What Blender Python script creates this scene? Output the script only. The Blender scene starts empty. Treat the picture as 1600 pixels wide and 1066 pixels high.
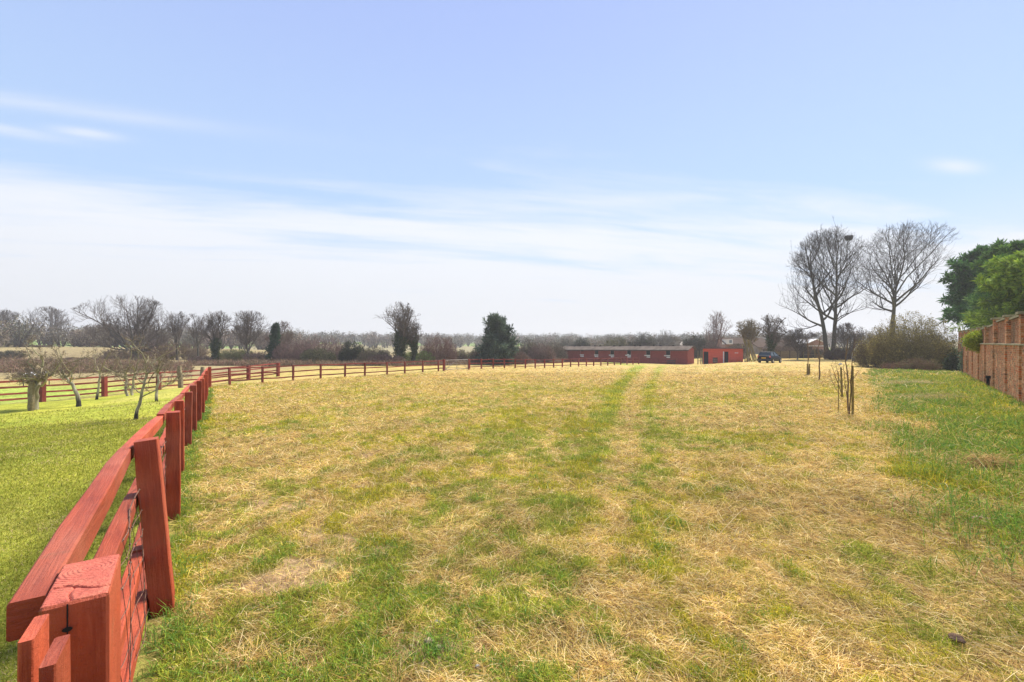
import bpy, math, random
import numpy as np
C = bpy.context
sc = C.scene
R = math.radians
EYE, F, HOR, CX = 1.75, 711.0, 545.0, 800.0     # eye height; focal length and horizon of the photograph in its pixels

# ------------------------------------------------------------------ camera
cam = bpy.data.objects.new('camera', bpy.data.cameras.new('camera')); sc.collection.objects.link(cam)
cam.location = (0, 0, EYE); cam.rotation_euler = (R(90), 0, 0)
cam.data.sensor_width = 36; cam.data.lens = F/1600*36; cam.data.shift_y = (HOR-533)/1600
cam.data.clip_start = .05; cam.data.clip_end = 9000
sc.camera = cam
# ------------------------------------------------------------------ light
SUN_AZ, SUN_EL = 40, 53        # degrees clockwise from +Y (the view direction), elevation
sun = bpy.data.objects.new('sun', bpy.data.lights.new('sun', 'SUN')); sc.collection.objects.link(sun)
sun.data.energy = 4.3; sun.data.angle = R(14); sun.data.color = (1, .93, .83)
sun.rotation_euler = (R(90-SUN_EL), 0, R(-SUN_AZ+180))
sc.view_settings.view_transform = 'Standard'; sc.view_settings.look = 'None'
sc.view_settings.exposure = .92; sc.view_settings.gamma = 1
sc.cycles.use_denoising = True
sc.cycles.max_bounces = 6; sc.cycles.diffuse_bounces = 3; sc.cycles.glossy_bounces = 2
sc.cycles.transparent_max_bounces = 8; sc.cycles.volume_bounces = 0
sc.cycles.caustics_reflective = False; sc.cycles.caustics_refractive = False

class NT:
    """small helper to write node trees"""
    def __init__(s, tree): s.t = tree; s.n = tree.nodes; s.l = tree.links
    def new(s, kind, **kw):
        n = s.n.new(kind)
        for k, v in kw.items(): setattr(n, k, v)
        return n
    def put(s, sock, v):
        if v is None: return
        if isinstance(v, bpy.types.NodeSocket): s.l.new(v, sock)
        elif isinstance(v, (tuple, list)) and len(v) == 3 and sock.type == 'RGBA': sock.default_value = (*v, 1)
        else: sock.default_value = v
    def m(s, op, a, b=None, c=None, clamp=False):
        n = s.new('ShaderNodeMath', operation=op, use_clamp=clamp)
        for i, v in enumerate((a, b, c)): s.put(n.inputs[i], v) if v is not None else None
        return n.outputs[0]
    def v(s, op, a, b=None):
        n = s.new('ShaderNodeVectorMath', operation=op)
        s.put(n.inputs[0], a)
        if b is not None: s.put(n.inputs[1], b)
        return n.outputs['Value'] if op in ('LENGTH', 'DOT_PRODUCT') else n.outputs[0]
    def mix(s, f, a, b, mode='MIX'):
        n = s.new('ShaderNodeMix', data_type='RGBA', blend_type=mode)
        s.put(n.inputs[0], f); s.put(n.inputs[6], a); s.put(n.inputs[7], b)
        return n.outputs[2]
    def noise(s, vec, scale, detail=3, rough=.55, dist=0):
        n = s.new('ShaderNodeTexNoise'); s.put(n.inputs['Vector'], vec)
        n.inputs['Scale'].default_value = scale; n.inputs['Detail'].default_value = detail
        n.inputs['Roughness'].default_value = rough; n.inputs['Distortion'].default_value = dist
        return n.outputs['Fac']
    def rng(s, v, a, b, c=0, d=1):
        n = s.new('ShaderNodeMapRange'); n.interpolation_type = 'SMOOTHSTEP'
        s.put(n.inputs[0], v)
        for i, q in enumerate((a, b, c, d)): n.inputs[i+1].default_value = q
        return n.outputs[0]
    def sep(s, v):
        n = s.new('ShaderNodeSeparateXYZ'); s.put(n.inputs[0], v); return n.outputs
    def comb(s, x, y, z):
        n = s.new('ShaderNodeCombineXYZ')
        for i, q in enumerate((x, y, z)): s.put(n.inputs[i], q)
        return n.outputs[0]

# ------------------------------------------------------------------ sky
w = bpy.data.worlds.new('World'); sc.world = w; w.use_nodes = True
T = NT(w.node_tree); T.n.clear()
sky = T.new('ShaderNodeTexSky', sky_type='NISHITA', sun_disc=False)
sky.sun_elevation = R(SUN_EL); sky.sun_rotation = R(SUN_AZ); sky.air_density = 1.0; sky.dust_density = .4; sky.ozone_density = 1.0
tc = T.new('ShaderNodeTexCoord'); D = tc.outputs['Generated']
x, y, z = T.sep(D)
az = T.m('MULTIPLY', T.m('ARCTAN2', x, y), 57.2958)               # degrees right of the view
el = T.m('MULTIPLY', T.m('ARCSINE', z), 57.2958)
yy = T.m('ADD', T.m('ABSOLUTE', y), .03)
ta = T.m('DIVIDE', x, yy); th = T.m('DIVIDE', z, yy)                # tangents of bearing and height
zz = T.m('ADD', T.m('MAXIMUM', z, 0), .06)
pu = T.m('DIVIDE', x, zz); pv = T.m('DIVIDE', yy, zz)                # where the ray meets the flat cloud layer
ca, sa_ = math.cos(R(-13)), math.sin(R(-13))
al = T.m('ADD', T.m('MULTIPLY', pu, ca), T.m('MULTIPLY', pv, -sa_)); ac = T.m('ADD', T.m('MULTIPLY', pu, sa_), T.m('MULTIPLY', pv, ca))
cc = T.comb(T.m('MULTIPLY', al, .28), T.m('MULTIPLY', ac, .95), 3.3)
n1 = T.noise(cc, 1.0, 7, .58, .5)
n2 = T.noise(T.comb(T.m('MULTIPLY', al, .8), T.m('MULTIPLY', ac, 3.2), 7.0), 1.0, 6, .62, .6)
edge = T.m('SUBTRACT', .36, T.m('MULTIPLY', T.m('MINIMUM', T.m('MAXIMUM', ta, -1.3), .6), .055))    # upper edge of the cloud sheet
d = T.m('DIVIDE', T.m('SUBTRACT', edge, th), .20)
cover = T.m('ADD', d, T.m('ADD', T.m('MULTIPLY', T.m('SUBTRACT', n1, .5), 3.1), T.m('MULTIPLY', T.m('SUBTRACT', n2, .5), 1.5)))
cov = T.m('MULTIPLY', T.rng(cover, -.35, 1.0), .94)
def puff(a0, e0, sa, se, slope, k):
    da = T.m('SUBTRACT', ta, a0)
    u = T.m('DIVIDE', da, sa); vv = T.m('DIVIDE', T.m('SUBTRACT', T.m('SUBTRACT', th, e0), T.m('MULTIPLY', da, slope)), se)
    r2 = T.m('ADD', T.m('MULTIPLY', u, u), T.m('MULTIPLY', vv, vv))
    g = T.m('POWER', 2.718, T.m('MULTIPLY', r2, -1))
    return T.m('MULTIPLY', T.m('MULTIPLY', g, k), T.rng(n2, .3, .62, .45, 1))
for a in ((-.98, .512, .36, .016, -.12, .55), (-.893, .454, .065, .010, -.13, .95), (-1.08, .462, .14, .011, -.16, .6), (.935, .384, .055, .014, -.08, .7), (.31, .319, .10, .010, 0, .4), (.07, .281, .13, .018, 0, .4)):
    p = puff(*a)
    cov = T.m('SUBTRACT', 1, T.m('MULTIPLY', T.m('SUBTRACT', 1, cov), T.m('SUBTRACT', 1, p)))
veil = T.rng(el, 0, 17, .93, 0)                                    # thin high overcast towards the horizon
cov = T.m('MAXIMUM', cov, veil)
blue = T.mix(1.0, sky.outputs[0], (.95, .98, 1.07), 'MULTIPLY')
cloud = T.mix(T.rng(el, 0, 14), (5.6, 5.65, 5.75), (6.1, 6.3, 6.7))
thin = T.mix(.84, blue, T.mix(T.rng(el, 12, 44), (3.6, 4.95, 6.95), (2.95, 3.75, 6.7)))                           # the high thin haze that pales the blue
col = T.mix(cov, thin, cloud)
bg = T.new('ShaderNodeBackground'); T.put(bg.inputs[0], col); bg.inputs[1].default_value = .08
out = T.new('ShaderNodeOutputWorld'); T.l.new(bg.outputs[0], out.inputs[0])

# ------------------------------------------------------------------ numbers: noise, terrain
def hsh(ix, iy, s):
    h = (ix.astype(np.int64)*374761393 + iy.astype(np.int64)*668265263 + s*982451653) & 0xffffffff
    h = ((h ^ (h >> 13))*1274126177) & 0xffffffff
    return ((h ^ (h >> 16)) & 0xffffff)/16777215.0
def vn(x, y, s=0):
    x = np.asarray(x, float); y = np.asarray(y, float)
    ix, iy = np.floor(x), np.floor(y); fx, fy = x-ix, y-iy
    fx = fx*fx*(3-2*fx); fy = fy*fy*(3-2*fy)
    a, b, c, d = hsh(ix, iy, s), hsh(ix+1, iy, s), hsh(ix, iy+1, s), hsh(ix+1, iy+1, s)
    return (a*(1-fx)+b*fx)*(1-fy) + (c*(1-fx)+d*fx)*fy
def fbm(x, y, s=0, o=4):
    t = 0; a = .5; k = 0
    for i in range(o):
        t = t + a*vn(x*2**i+17*i, y*2**i-9*i, s+i); k += a; a *= .55
    return t/k
def sst(a, b, v):
    t = np.clip((v-a)/(b-a), 0, 1); return t*t*(3-2*t)
# survey points: right, forward, metres below the eye
CP = np.array([(-1.,1.1,1.77),(-2.36,3.1,1.82),(-3.87,5.2,1.92),(-5.5,7.5,2.06),(-7.2,10.1,2.14),(-10.,14.6,2.2),(-14.,20,2.27),(-19.6,29.5,2.52),
 (0,0,1.75),(2,-3,1.72),(8,0,1.66),(-6,0,1.9),(-19.1,31,2.44),(-15,38,2.44),(-10,46,2.44),(-7.5,50,2.44),(-5,53,2.43),(6.6,64,2.64),(14,71,2.68),(22,79,2.72),
 (31.4,82,2.85),(10.6,98,2.8),(36,77,2.5),(34,59,1.82),(40,64,1.8),(3.5,13.5,2.0),(.9,4.1,1.83),(6.1,23,2.12),(11,38,2.32),(21,68,2.55),
 (0,20,2.15),(-5,30,2.3),(0,42,2.4),(16.5,14.8,1.78),(22,22,1.85),(30,30,1.98),(42,42.7,2.12),(9,9,1.76),(6,5,1.72),(14,17,1.84),(20,30,1.93),(9.1,12.2,1.8),(30,45,1.9),(46,60,1.8),
 (50,80,1.72),(62,75,1.7),(-12.8,15.5,2.42),(-16.9,21.7,2.62),(-22,21,2.85),(-25.5,27,2.95),(-24,33,2.85),(-27,18,2.95),(-10,6,2.2),(-16,10,2.5),(-30,12,3.0),
 (-40,40,2.9),(-40,75,2.5),(-20,80,2.55),(0,90,2.7),(-60,90,2.2),(-110,120,-.4),(-80,120,0.2),(-160,110,-1.),(-45,120,1.8),(60,110,1.2),(20,120,2.6),(90,100,.6),(-120,60,2.6),(80,40,1.4),(60,0,1.5),(-60,-20,2.6),(0,-40,1.7),(40,-40,1.5)])
def depth(X, Y):
    X = np.asarray(X, float); Y = np.asarray(Y, float)
    sh = X.shape; x = X.ravel(); y = Y.ravel()
    out = np.empty(x.shape)
    for i in range(0, len(x), 60000):
        d2 = (x[i:i+60000, None]-CP[None, :, 0])**2 + (y[i:i+60000, None]-CP[None, :, 1])**2
        rr = x[i:i+60000]**2+y[i:i+60000]**2
        w_ = 1/(d2+.35+.0012*rr[:, None])**1.9
        out[i:i+60000] = (w_*CP[None, :, 2]).sum(1)/w_.sum(1)
    return out.reshape(sh)
def gz(X, Y):
    X = np.asarray(X, float); Y = np.asarray(Y, float)
    r = np.hypot(X, Y)
    z = EYE-depth(X, Y)
    t = sst(150, 520, r)
    hill = 3+9*fbm(X/260, Y/260, 40, 3)+3*sst(-.2, -.8, X/np.maximum(r, 1))
    z = z*(1-t)+t*hill
    z = z+(fbm(X/6, Y/6, 5, 2)-.5)*.07*sst(0, 8, r)*(1-t)
    return z
def gz1(X, Y): return float(gz(np.array([X]), np.array([Y]))[0])
def gpt(px, Z): X = (px-CX)/F*Z; return (X, Z, gz1(X, Z))
def hz(py, Z): return EYE+(HOR-py)/F*Z            # height seen at row py, Z metres ahead

FL = [(-1.09, 1.16), (-2.44, 3.2), (-3.87, 5.2), (-5.52, 7.55), (-7.2, 10.1), (-8.18, 11.7), (-9.46, 13.75), (-10.48, 15.4), (-13.2, 19.6), (-16.1, 24.0), (-19.6, 29.5)]
def fence_x(Y):      # x of the near fence at a given distance ahead
    a = np.array(FL); return np.interp(Y, np.r_[-8, a[:, 1]], np.r_[a[0, 0]+.66*9, a[:, 0]])
TR = np.array([(.2, 1.5), (.87, 4.1), (1.7, 7), (3.5, 13.5), (6.1, 23), (11, 38), (15.5, 52), (21, 68)])
def track_d(X, Y): return X-np.interp(Y, TR[:, 1], TR[:, 0])
def wall_x(Y): return 16.5+.911*(Y-14.8)
def verge(X, Y, mid=.5):
    wv = 1.7+.095*np.clip(Y, 0, 40)
    return sst(-wv-.7, -wv+.7, X-wall_x(Y)+5.0*(mid-.5)+2.5*(fbm(X/3, Y/3, 88, 2)-.5))*sst(3.6, 6.5, Y+5*(mid-.5))
def green(X, Y):
    """how green the sward is, 0 straw to 1 lush"""
    r = np.hypot(X, Y)
    big = fbm(X/4.2, Y/4.2, 1, 4); mid = fbm(X/1.1, Y/1.5, 7, 4); sm = fbm(X/.19, Y/.24, 12, 3)
    g = .27+.75*(big-.5)+.95*(mid-.5)+2.1*(sm-.5)
    t = track_d(X, Y); wdt = .30+.016*Y
    near = 1-sst(3, 18, Y)
    g += .45*np.exp(-((t+1.35*wdt+.1)/(.8*wdt))**2)*(1-.5*near)+.36*np.exp(-((t-1.25*wdt)/(.6*wdt))**2)*(1-.5*near)-.12*np.exp(-(t/(.5*wdt))**2)
    g += .25*np.exp(-((t+2.2)/2.3)**2)*(1-sst(9, 17, Y))
    g += .12*(1-sst(2.0, 4.6, r))
    g += .22*np.exp(-((X+1)/6.)**2)*(1-sst(10, 20, Y))
    g -= .25*sst(20, 46, r)
    g -= .25*np.exp(-((t-5-.1*Y)/2.6)**2)*(1-sst(12, 22, Y))
    tm = np.exp(-((t+1.25*wdt)/(.85*wdt))**2)+.75*np.exp(-((t-1.15*wdt)/(.5*wdt))**2)
    g = np.maximum(g, tm*(.98-.30*near)*(.6+.8*mid)); g = g*(1-.35*np.exp(-(t/(.42*wdt))**2)*sst(4, 12, Y))
    g += .10*sst(4, 9, Y)*(1-sst(24, 40, Y))
    ver = verge(X, Y, mid)
    g = np.where(ver > 0, g*(1-ver)+ver*(.97-.80*sst(.53, .68, fbm(X/1.3, Y/1.3, 77, 4))), g)
    fx = X-fence_x(Y)
    g += .5*np.exp(-(fx/.35)**2)*(Y < 30)
    g = np.where((X < -8) & (Y > 28), g+.12, g)
    return np.clip(g, 0, 1)
def soil(X, Y):
    m_ = np.exp(-(((X+.47)/.30)**2+((Y-2.72)/.22)**2)**1.5)
    n = fbm(X/.9, Y/.7, 301, 4); r = np.hypot(X, Y)
    return np.clip(np.maximum(m_, sst(.70, .80, n)*(1-sst(8, 14, r))*.9), 0, 1)
STRAW = np.array([(.71,.505,.17),(.81,.62,.26),(.60,.40,.13),(.86,.71,.38),(.48,.295,.09),(.72,.545,.14)])
GREEN = np.array([(.29,.33,.035),(.39,.41,.045),(.20,.25,.03),(.48,.46,.06),(.26,.31,.045)])
LUSH = np.array([(.16,.30,.04),(.22,.36,.045),(.11,.21,.03),(.27,.38,.06),(.15,.27,.07)])
BROWN = np.array([(.20,.115,.05),(.30,.17,.085),(.13,.08,.04)])
LAWN = np.array([(.26,.285,.035),(.35,.345,.045),(.215,.245,.035),(.40,.36,.07)])
def ground_col(X, Y):
    g = green(X, Y)[:, None]
    r = np.hypot(X, Y)
    st = np.array((.47,.325,.12))*(.8+.45*fbm(X/2.2, Y/2.2, 33, 3)[:, None])
    gr = np.array((.25,.29,.045))*(.8+.4*fbm(X/3, Y/3, 35, 3)[:, None])
    c = st*(1-g)+gr*g
    nz = (1-sst(7, 26, r))[:, None]
    c = c*(1-.45*nz)+np.array((.27,.165,.075))*.45*nz      # thatch and soil show between the blades close by
    so = soil(X, Y)[:, None]; c = c*(1-so)+so*(np.array((.36,.24,.13))*(.75+.5*fbm(X/.12, Y/.12, 302, 3)[:, None]))
    # rough land beyond the field: brown dead bracken and bramble, then faded green farmland
    n = fbm(X/14, Y/14, 50, 4)[:, None]
    rough = np.maximum(sst(66, 86, Y+.25*X-3*n[:, 0])*(X < 6), sst(34, 52, Y+6*n[:, 0])*sst(-22, -34, X))[:, None]
    c = c*(1-rough)+rough*(np.array((.20,.15,.08))*(1-n)+np.array((.36,.29,.14))*n)
    mead = (sst(-24.5, -28, X)*(1-sst(33, 45, Y+8*n[:, 0])))[:, None]
    c = c*(1-.8*mead)+.8*mead*np.array((.26,.36,.06))
    far = sst(140, 230, r)[:, None]
    f2 = vn(X/90, Y/90, 61)[:, None]
    c = c*(1-far)+far*np.where(f2 > .5, np.array((.22,.30,.09)), np.array((.28,.24,.13)))
    return c

# ------------------------------------------------------------------ mesh helpers
def mesh_np(name, V, Fs, mat=None, parent=None, cols=None, uv=None, smooth=False):
    """V n x 3; Fs: list of int arrays (k x 3 or k x 4)"""
    V = np.asarray(V, np.float32).reshape(-1, 3)
    me = bpy.data.meshes.new(name)
    Fs = [np.asarray(f, np.int32) for f in Fs if len(f)]
    me.vertices.add(len(V)); me.vertices.foreach_set('co', V.ravel())
    li = np.concatenate([f.ravel() for f in Fs]); tot = np.concatenate([np.full(len(f), f.shape[1], np.int32) for f in Fs])
    st = np.r_[0, np.cumsum(tot)[:-1]].astype(np.int32)
    me.loops.add(len(li)); me.loops.foreach_set('vertex_index', li)
    me.polygons.add(len(tot)); me.polygons.foreach_set('loop_start', st); me.polygons.foreach_set('loop_total', tot)
    me.polygons.foreach_set('use_smooth', np.full(len(tot), bool(smooth)))
    if uv is not None:
        l = me.uv_layers.new(name='UVMap'); l.data.foreach_set('uv', np.asarray(uv, np.float32)[li].ravel())
    me.update(calc_edges=True)
    if cols is not None:
        a = me.color_attributes.new('tint', 'FLOAT_COLOR', 'POINT')
        c4 = np.ones((len(V), 4), np.float32); c4[:, :3] = cols; a.data.foreach_set('color', c4.ravel())
    o = bpy.data.objects.new(name, me)
    if mat: me.materials.append(mat)
    sc.collection.objects.link(o); o.parent = parent
    return o
def tag(o, label=None, cat=None, group=None, kind=None):
    if label: o['label'] = label
    if cat: o['category'] = cat
    if group: o['group'] = group
    if kind: o['kind'] = kind
    return o
def thing(name, label, cat, group=None, loc=(0, 0, 0), rz=0):
    o = bpy.data.objects.new(name, None); sc.collection.objects.link(o)
    o.location = loc; o.rotation_euler = (0, 0, rz); o.empty_display_size = .3
    return tag(o, label, cat, group)
def copy_tree(o, parent=None):
    c = o.copy(); sc.collection.objects.link(c); c.parent = parent
    for ch in [q for q in sc.objects if q.parent == o]: copy_tree(ch, c)
    return c
class MB:
    """collects pieces, then builds ONE mesh"""
    def __init__(s): s.V = []; s.Q = []; s.T = []; s.U = []; s.n = 0
    def add(s, V, Q=(), Tr=(), U=None):
        V = np.asarray(V, float).reshape(-1, 3)
        s.V.append(V); s.U.append(np.zeros((len(V), 2)) if U is None else np.asarray(U, float))
        if len(Q): s.Q.append(np.asarray(Q)+s.n)
        if len(Tr): s.T.append(np.asarray(Tr)+s.n)
        s.n += len(V); return s
    def box(s, x0, x1, y0, y1, z0, z1):
        for ax in range(3):       # six separate faces, so that each has its own UVs in metres
            for side in (0, 1):
                lo, hi = (x0, y0, z0), (x1, y1, z1)
                a, b = [(1, 2), (0, 2), (0, 1)][ax]
                P = []
                for (i, j) in ((0, 0), (1, 0), (1, 1), (0, 1)):
                    q = [0, 0, 0]; q[ax] = (lo, hi)[side][ax]; q[a] = (lo, hi)[i][a]; q[b] = (lo, hi)[j][b]; P.append(q)
                if (side == 0) != (ax == 1): P = P[::-1]
                s.add(P, [(0, 1, 2, 3)], U=[(p[a], p[b]) for p in P])
        return s
    def beam(s, p0, p1, w, h, side=None, ch=.006, n=1, jit=0, seed=0, tip=1.0):
        """a sawn beam from p0 to p1, w across and h high, edges chamfered; grain along u"""
        p0 = np.array(p0, float); p1 = np.array(p1, float); L = np.linalg.norm(p1-p0); d = (p1-p0)/L
        up = np.array((0, 0, 1.)) if side is None else np.array(side, float)
        a = np.cross(d, up); a /= np.linalg.norm(a); b = np.cross(a, d)
        W, H = w/2, h/2; rg = np.random.default_rng(seed+1)
        sec = [(-W+ch, -H), (W-ch, -H), (W, -H+ch), (W, H-ch), (W-ch, H), (-W+ch, H), (-W, H-ch), (-W, -H+ch)]
        cum = np.r_[0, np.cumsum([np.hypot(sec[(i+1) % 8][0]-sec[i][0], sec[(i+1) % 8][1]-sec[i][1]) for i in range(8)])]
        rings = []; U = []
        sc2 = list(range(8))+[0]
        ts = np.linspace(0, 1, n+1)
        if n == 1 and ch > 0 and L > 4*ch: ts = np.array([0, ch/L, 1-ch/L, 1])
        for k, t in enumerate(ts):
            off = rg.normal(0, jit, 2) if jit and 0 < t < 1 else (0, 0)
            e = 1-(ch/W if (t == 0 or t == 1) else 0)
            e *= 1+(tip-1)*t
            for i, q in enumerate(sc2):
                rings.append(p0+d*L*t+a*(sec[q][0]*e+off[0])+b*(sec[q][1]*e+off[1])); U.append((t*L+seed*1.37, cum[i]+seed*.73))
        m = len(ts); Q = [(k*9+i, k*9+i+1, (k+1)*9+i+1, (k+1)*9+i) for k in range(m-1) for i in range(8)]
        s.add(rings, Q, U=U)
        for k, fl in ((0, 1), (m-1, 0)):
            P = rings[k*9:k*9+8]; cpt = np.mean(P, 0)
            V = list(P)+[cpt]; uu = [(50+np.dot(p-cpt, a)*3+seed, np.dot(p-cpt, b)*.8+seed) for p in V]
            tr = [(i, (i+1) % 8, 8) if not fl else ((i+1) % 8, i, 8) for i in range(8)]
            s.add(V, Tr=tr, U=uu)
        return s
    def tube(s, pts, r, k=6):
        pts = np.asarray(pts, float); n = len(pts); r = np.broadcast_to(r, (n,)).astype(float)
        V, Q = tubes(pts[None], r[None], k); s.add(V, Q)
        return s
    def cyl(s, c, r, h, k=16, r2=None, cap=True):
        r2 = r if r2 is None else r2
        an = np.arange(k)/k*2*np.pi
        b = np.c_[c[0]+r*np.cos(an), c[1]+r*np.sin(an), np.full(k, c[2])]; t = np.c_[c[0]+r2*np.cos(an), c[1]+r2*np.sin(an), np.full(k, c[2]+h)]
        V = np.r_[b, t, [[c[0], c[1], c[2]], [c[0], c[1], c[2]+h]]]
        Q = [(i, (i+1) % k, k+(i+1) % k, k+i) for i in range(k)]
        Tr = [((i+1) % k, i, 2*k) for i in range(k)]+[(k+i, k+(i+1) % k, 2*k+1) for i in range(k)] if cap else []
        return s.add(V, Q, Tr)
    def poly(s, pts, th, nrm):
        """a flat polygon with thickness th along nrm"""
        P = np.array(pts, float); N = np.array(nrm, float)*th; n = len(P)
        V = np.r_[P, P+N, [P.mean(0)], [(P+N).mean(0)]]
        Tr = [((i+1) % n, i, 2*n) for i in range(n)]+[(n+i, n+(i+1) % n, 2*n+1) for i in range(n)]
        return s.add(V, [(i, (i+1) % n, n+(i+1) % n, n+i) for i in range(n)], Tr, U=np.c_[V[:, 0]+V[:, 1], V[:, 2]])
    def build(s, name, mat, parent=None, smooth=False, cols=None):
        return mesh_np(name, np.concatenate(s.V), [f for f in (np.concatenate(s.Q) if s.Q else [], np.concatenate(s.T) if s.T else []) if len(f)],
                       mat, parent, cols=cols, uv=np.concatenate(s.U), smooth=smooth)
def norm(v): return v/np.maximum(np.linalg.norm(v, axis=-1, keepdims=True), 1e-9)
def tubes(P, Rr, k):
    """P: B x n x 3 branch paths, Rr: B x n radii -> verts, quads"""
    B, n, _ = P.shape
    Tn = norm(np.gradient(P, axis=1)) if n > 1 else P
    ref = np.where(np.abs(Tn[..., 2:3]) > .9, np.array((1., 0, 0)), np.array((0, 0, 1.)))
    a = norm(np.cross(Tn, ref)); b = np.cross(Tn, a)
    an = np.arange(k)/k*2*np.pi
    V = P[:, :, None, :]+Rr[:, :, None, None]*(np.cos(an)[None, None, :, None]*a[:, :, None, :]+np.sin(an)[None, None, :, None]*b[:, :, None, :])
    V = V.reshape(-1, 3)
    base = (np.arange(B)[:, None, None]*n+np.arange(n-1)[None, :, None])*k
    i = np.arange(k)[None, None, :]; j = (i+1) % k
    Q = np.stack([base+i, base+j, base+k+j, base+k+i], -1).reshape(-1, 4)
    return V, Q

# ------------------------------------------------------------------ materials
def material(name, rough=.85, spec=.25):
    m = bpy.data.materials.new(name); m.use_nodes = True
    t = NT(m.node_tree); p = t.n['Principled BSDF']
    p.inputs['Roughness'].default_value = rough; p.inputs['Specular IOR Level'].default_value = spec
    return m, t, p
def bump(t, p, h, dist, strength=1):
    b = t.new('ShaderNodeBump'); b.inputs['Distance'].default_value = dist; b.inputs['Strength'].default_value = strength
    t.put(b.inputs['Height'], h); t.l.new(b.outputs[0], p.inputs['Normal'])
def plain(name, c, c2=None, scale=4, rough=.8, spec=.25, bm=0, metal=0, obj=True):
    m, t, p = material(name, rough, spec)
    tcn = t.new('ShaderNodeTexCoord'); v = tcn.outputs['Object']
    n = t.noise(v, scale, 5, .6)
    c2 = c2 or tuple(q*.7 for q in c)
    t.put(p.inputs['Base Color'], t.mix(t.rng(n, .3, .7), c, c2)); p.inputs['Metallic'].default_value = metal
    if bm: bump(t, p, t.noise(v, scale*4, 4, .6), bm)
    return m
def tinted(name, rough=.9, trans=.0, fine=None, fs=30, obj='Position'):
    """colour comes from the mesh's own tint; fine noise on top"""
    m, t, p = material(name, rough, .04)
    a = t.new('ShaderNodeVertexColor', layer_name='tint'); c = a.outputs[0]
    if fine:
        pos = t.new('ShaderNodeNewGeometry').outputs['Position']
        st = t.v('MULTIPLY', pos, (1, .8, 1))
        f = t.noise(st, fs, 6, .72); f2 = t.noise(st, fs*.17, 5, .7)
        k = t.m('ADD', t.rng(f, .32, .68, 1-fine, 1+fine), t.rng(f2, .3, .7, -.28, .24))
        c = t.mix(1, c, t.comb(k, k, k), 'MULTIPLY')
        g3 = t.noise(st, fs*.3, 6, .75)
        c = t.mix(t.rng(g3, .54, .68, 0, .4), c, (.20, .29, .05))
        bump(t, p, t.m('ADD', f, f2), .05, .9)
    t.put(p.inputs['Base Color'], c)
    if trans:
        tr = t.new('ShaderNodeBsdfTranslucent'); t.put(tr.inputs[0], c)
        ms = t.new('ShaderNodeMixShader'); ms.inputs[0].default_value = trans
        o = t.n['Material Output']; t.l.new(p.outputs[0], ms.inputs[1]); t.l.new(tr.outputs[0], ms.inputs[2]); t.l.new(ms.outputs[0], o.inputs[0])
    return m
M_ground = tinted('field_turf', fine=.42, fs=9)
M_lawn = tinted('lawn_turf', fine=.22, fs=14)
M_blade = tinted('grass_blade', rough=.7, trans=.3)
M_leaf = tinted('foliage', rough=.6, trans=.22)
M_twig = tinted('twig', rough=.9)
def wood_red(name, c=(.42,.068,.023), c2=(.25,.036,.014), pale=(.50,.125,.06), dirt=.35):
    m, t, p = material(name, .62, .3)
    uv = t.new('ShaderNodeUVMap').outputs[0]; ux, uy, _ = t.sep(uv)
    g = t.noise(t.comb(t.m('MULTIPLY', ux, 5), t.m('MULTIPLY', uy, 110), 0), 1, 6, .65, .4)
    g2 = t.noise(t.comb(t.m('MULTIPLY', ux, 2.2), t.m('MULTIPLY', uy, 14), 3), 1, 5, .6, .8)
    pos = t.new('ShaderNodeNewGeometry').outputs['Position']
    big = t.noise(pos, 2.3, 5, .6); spk = t.noise(pos, 70, 4, .7)
    cc = t.mix(t.rng(g2, .3, .72), c, c2)
    cc = t.mix(t.m('MULTIPLY', t.rng(g, .5, .72), .5), cc, pale)
    cc = t.mix(t.rng(big, .42, .72, 0, .45), cc, pale)
    cc = t.mix(t.rng(spk, .58, .72, 0, dirt), cc, (.12,.028,.02))
    crack = t.rng(t.noise(t.comb(t.m('MULTIPLY', ux, 1.3), t.m('MULTIPLY', uy, 38), 9), 1, 3, .5, .3), .255, .285, 1, 0)
    cc = t.mix(t.m('MULTIPLY', crack, .8), cc, (.05,.012,.01))
    oi = t.new('ShaderNodeObjectInfo').outputs['Random']; k_ = t.rng(oi, 0, 1, .74, 1.16)
    cc = t.mix(1, cc, t.comb(k_, k_, k_), 'MULTIPLY'); fd = t.noise(pos, .9, 4, .6)
    cc = t.mix(t.rng(fd, .46, .70, 0, .25), cc, (.44,.19,.12)); cc = t.mix(t.rng(t.noise(t.v('ADD', pos, (9, 3, 1)), 4.5, 5, .7), .60, .72, 0, .35), cc, (.16,.10,.05))
    t.put(p.inputs['Base Color'], cc)
    bump(t, p, t.m('SUBTRACT', t.m('ADD', t.m('ADD', g, t.m('MULTIPLY', spk, .8)), t.m('MULTIPLY', g2, .5)), crack), .006, .9)
    return m
M_red = wood_red('red_stained_wood')
M_red_far = wood_red('red_stained_wood_weathered', (.25,.040,.026), (.16,.026,.018), (.31,.07,.05))
M_old = plain('weathered_grey_wood', (.27,.22,.13), (.15,.12,.07), 9, bm=.01)
M_stake = plain('sapling_stake_wood', (.30,.25,.08), (.18,.13,.05), 14, bm=.004)
M_wire = plain('rusty_wire', (.25,.13,.08), (.10,.06,.05), 30, .7, metal=.3)
M_galv = plain('galvanised_steel', (.30,.28,.26), (.20,.16,.13), 8, .55, .5, metal=.5)
M_dark = plain('dark_interior', (.018,.017,.018), None, 3)
M_white = plain('white_paint', (.72,.71,.68), (.58,.56,.52), 6, .55)
M_post_top = None
print('setup done')
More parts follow.
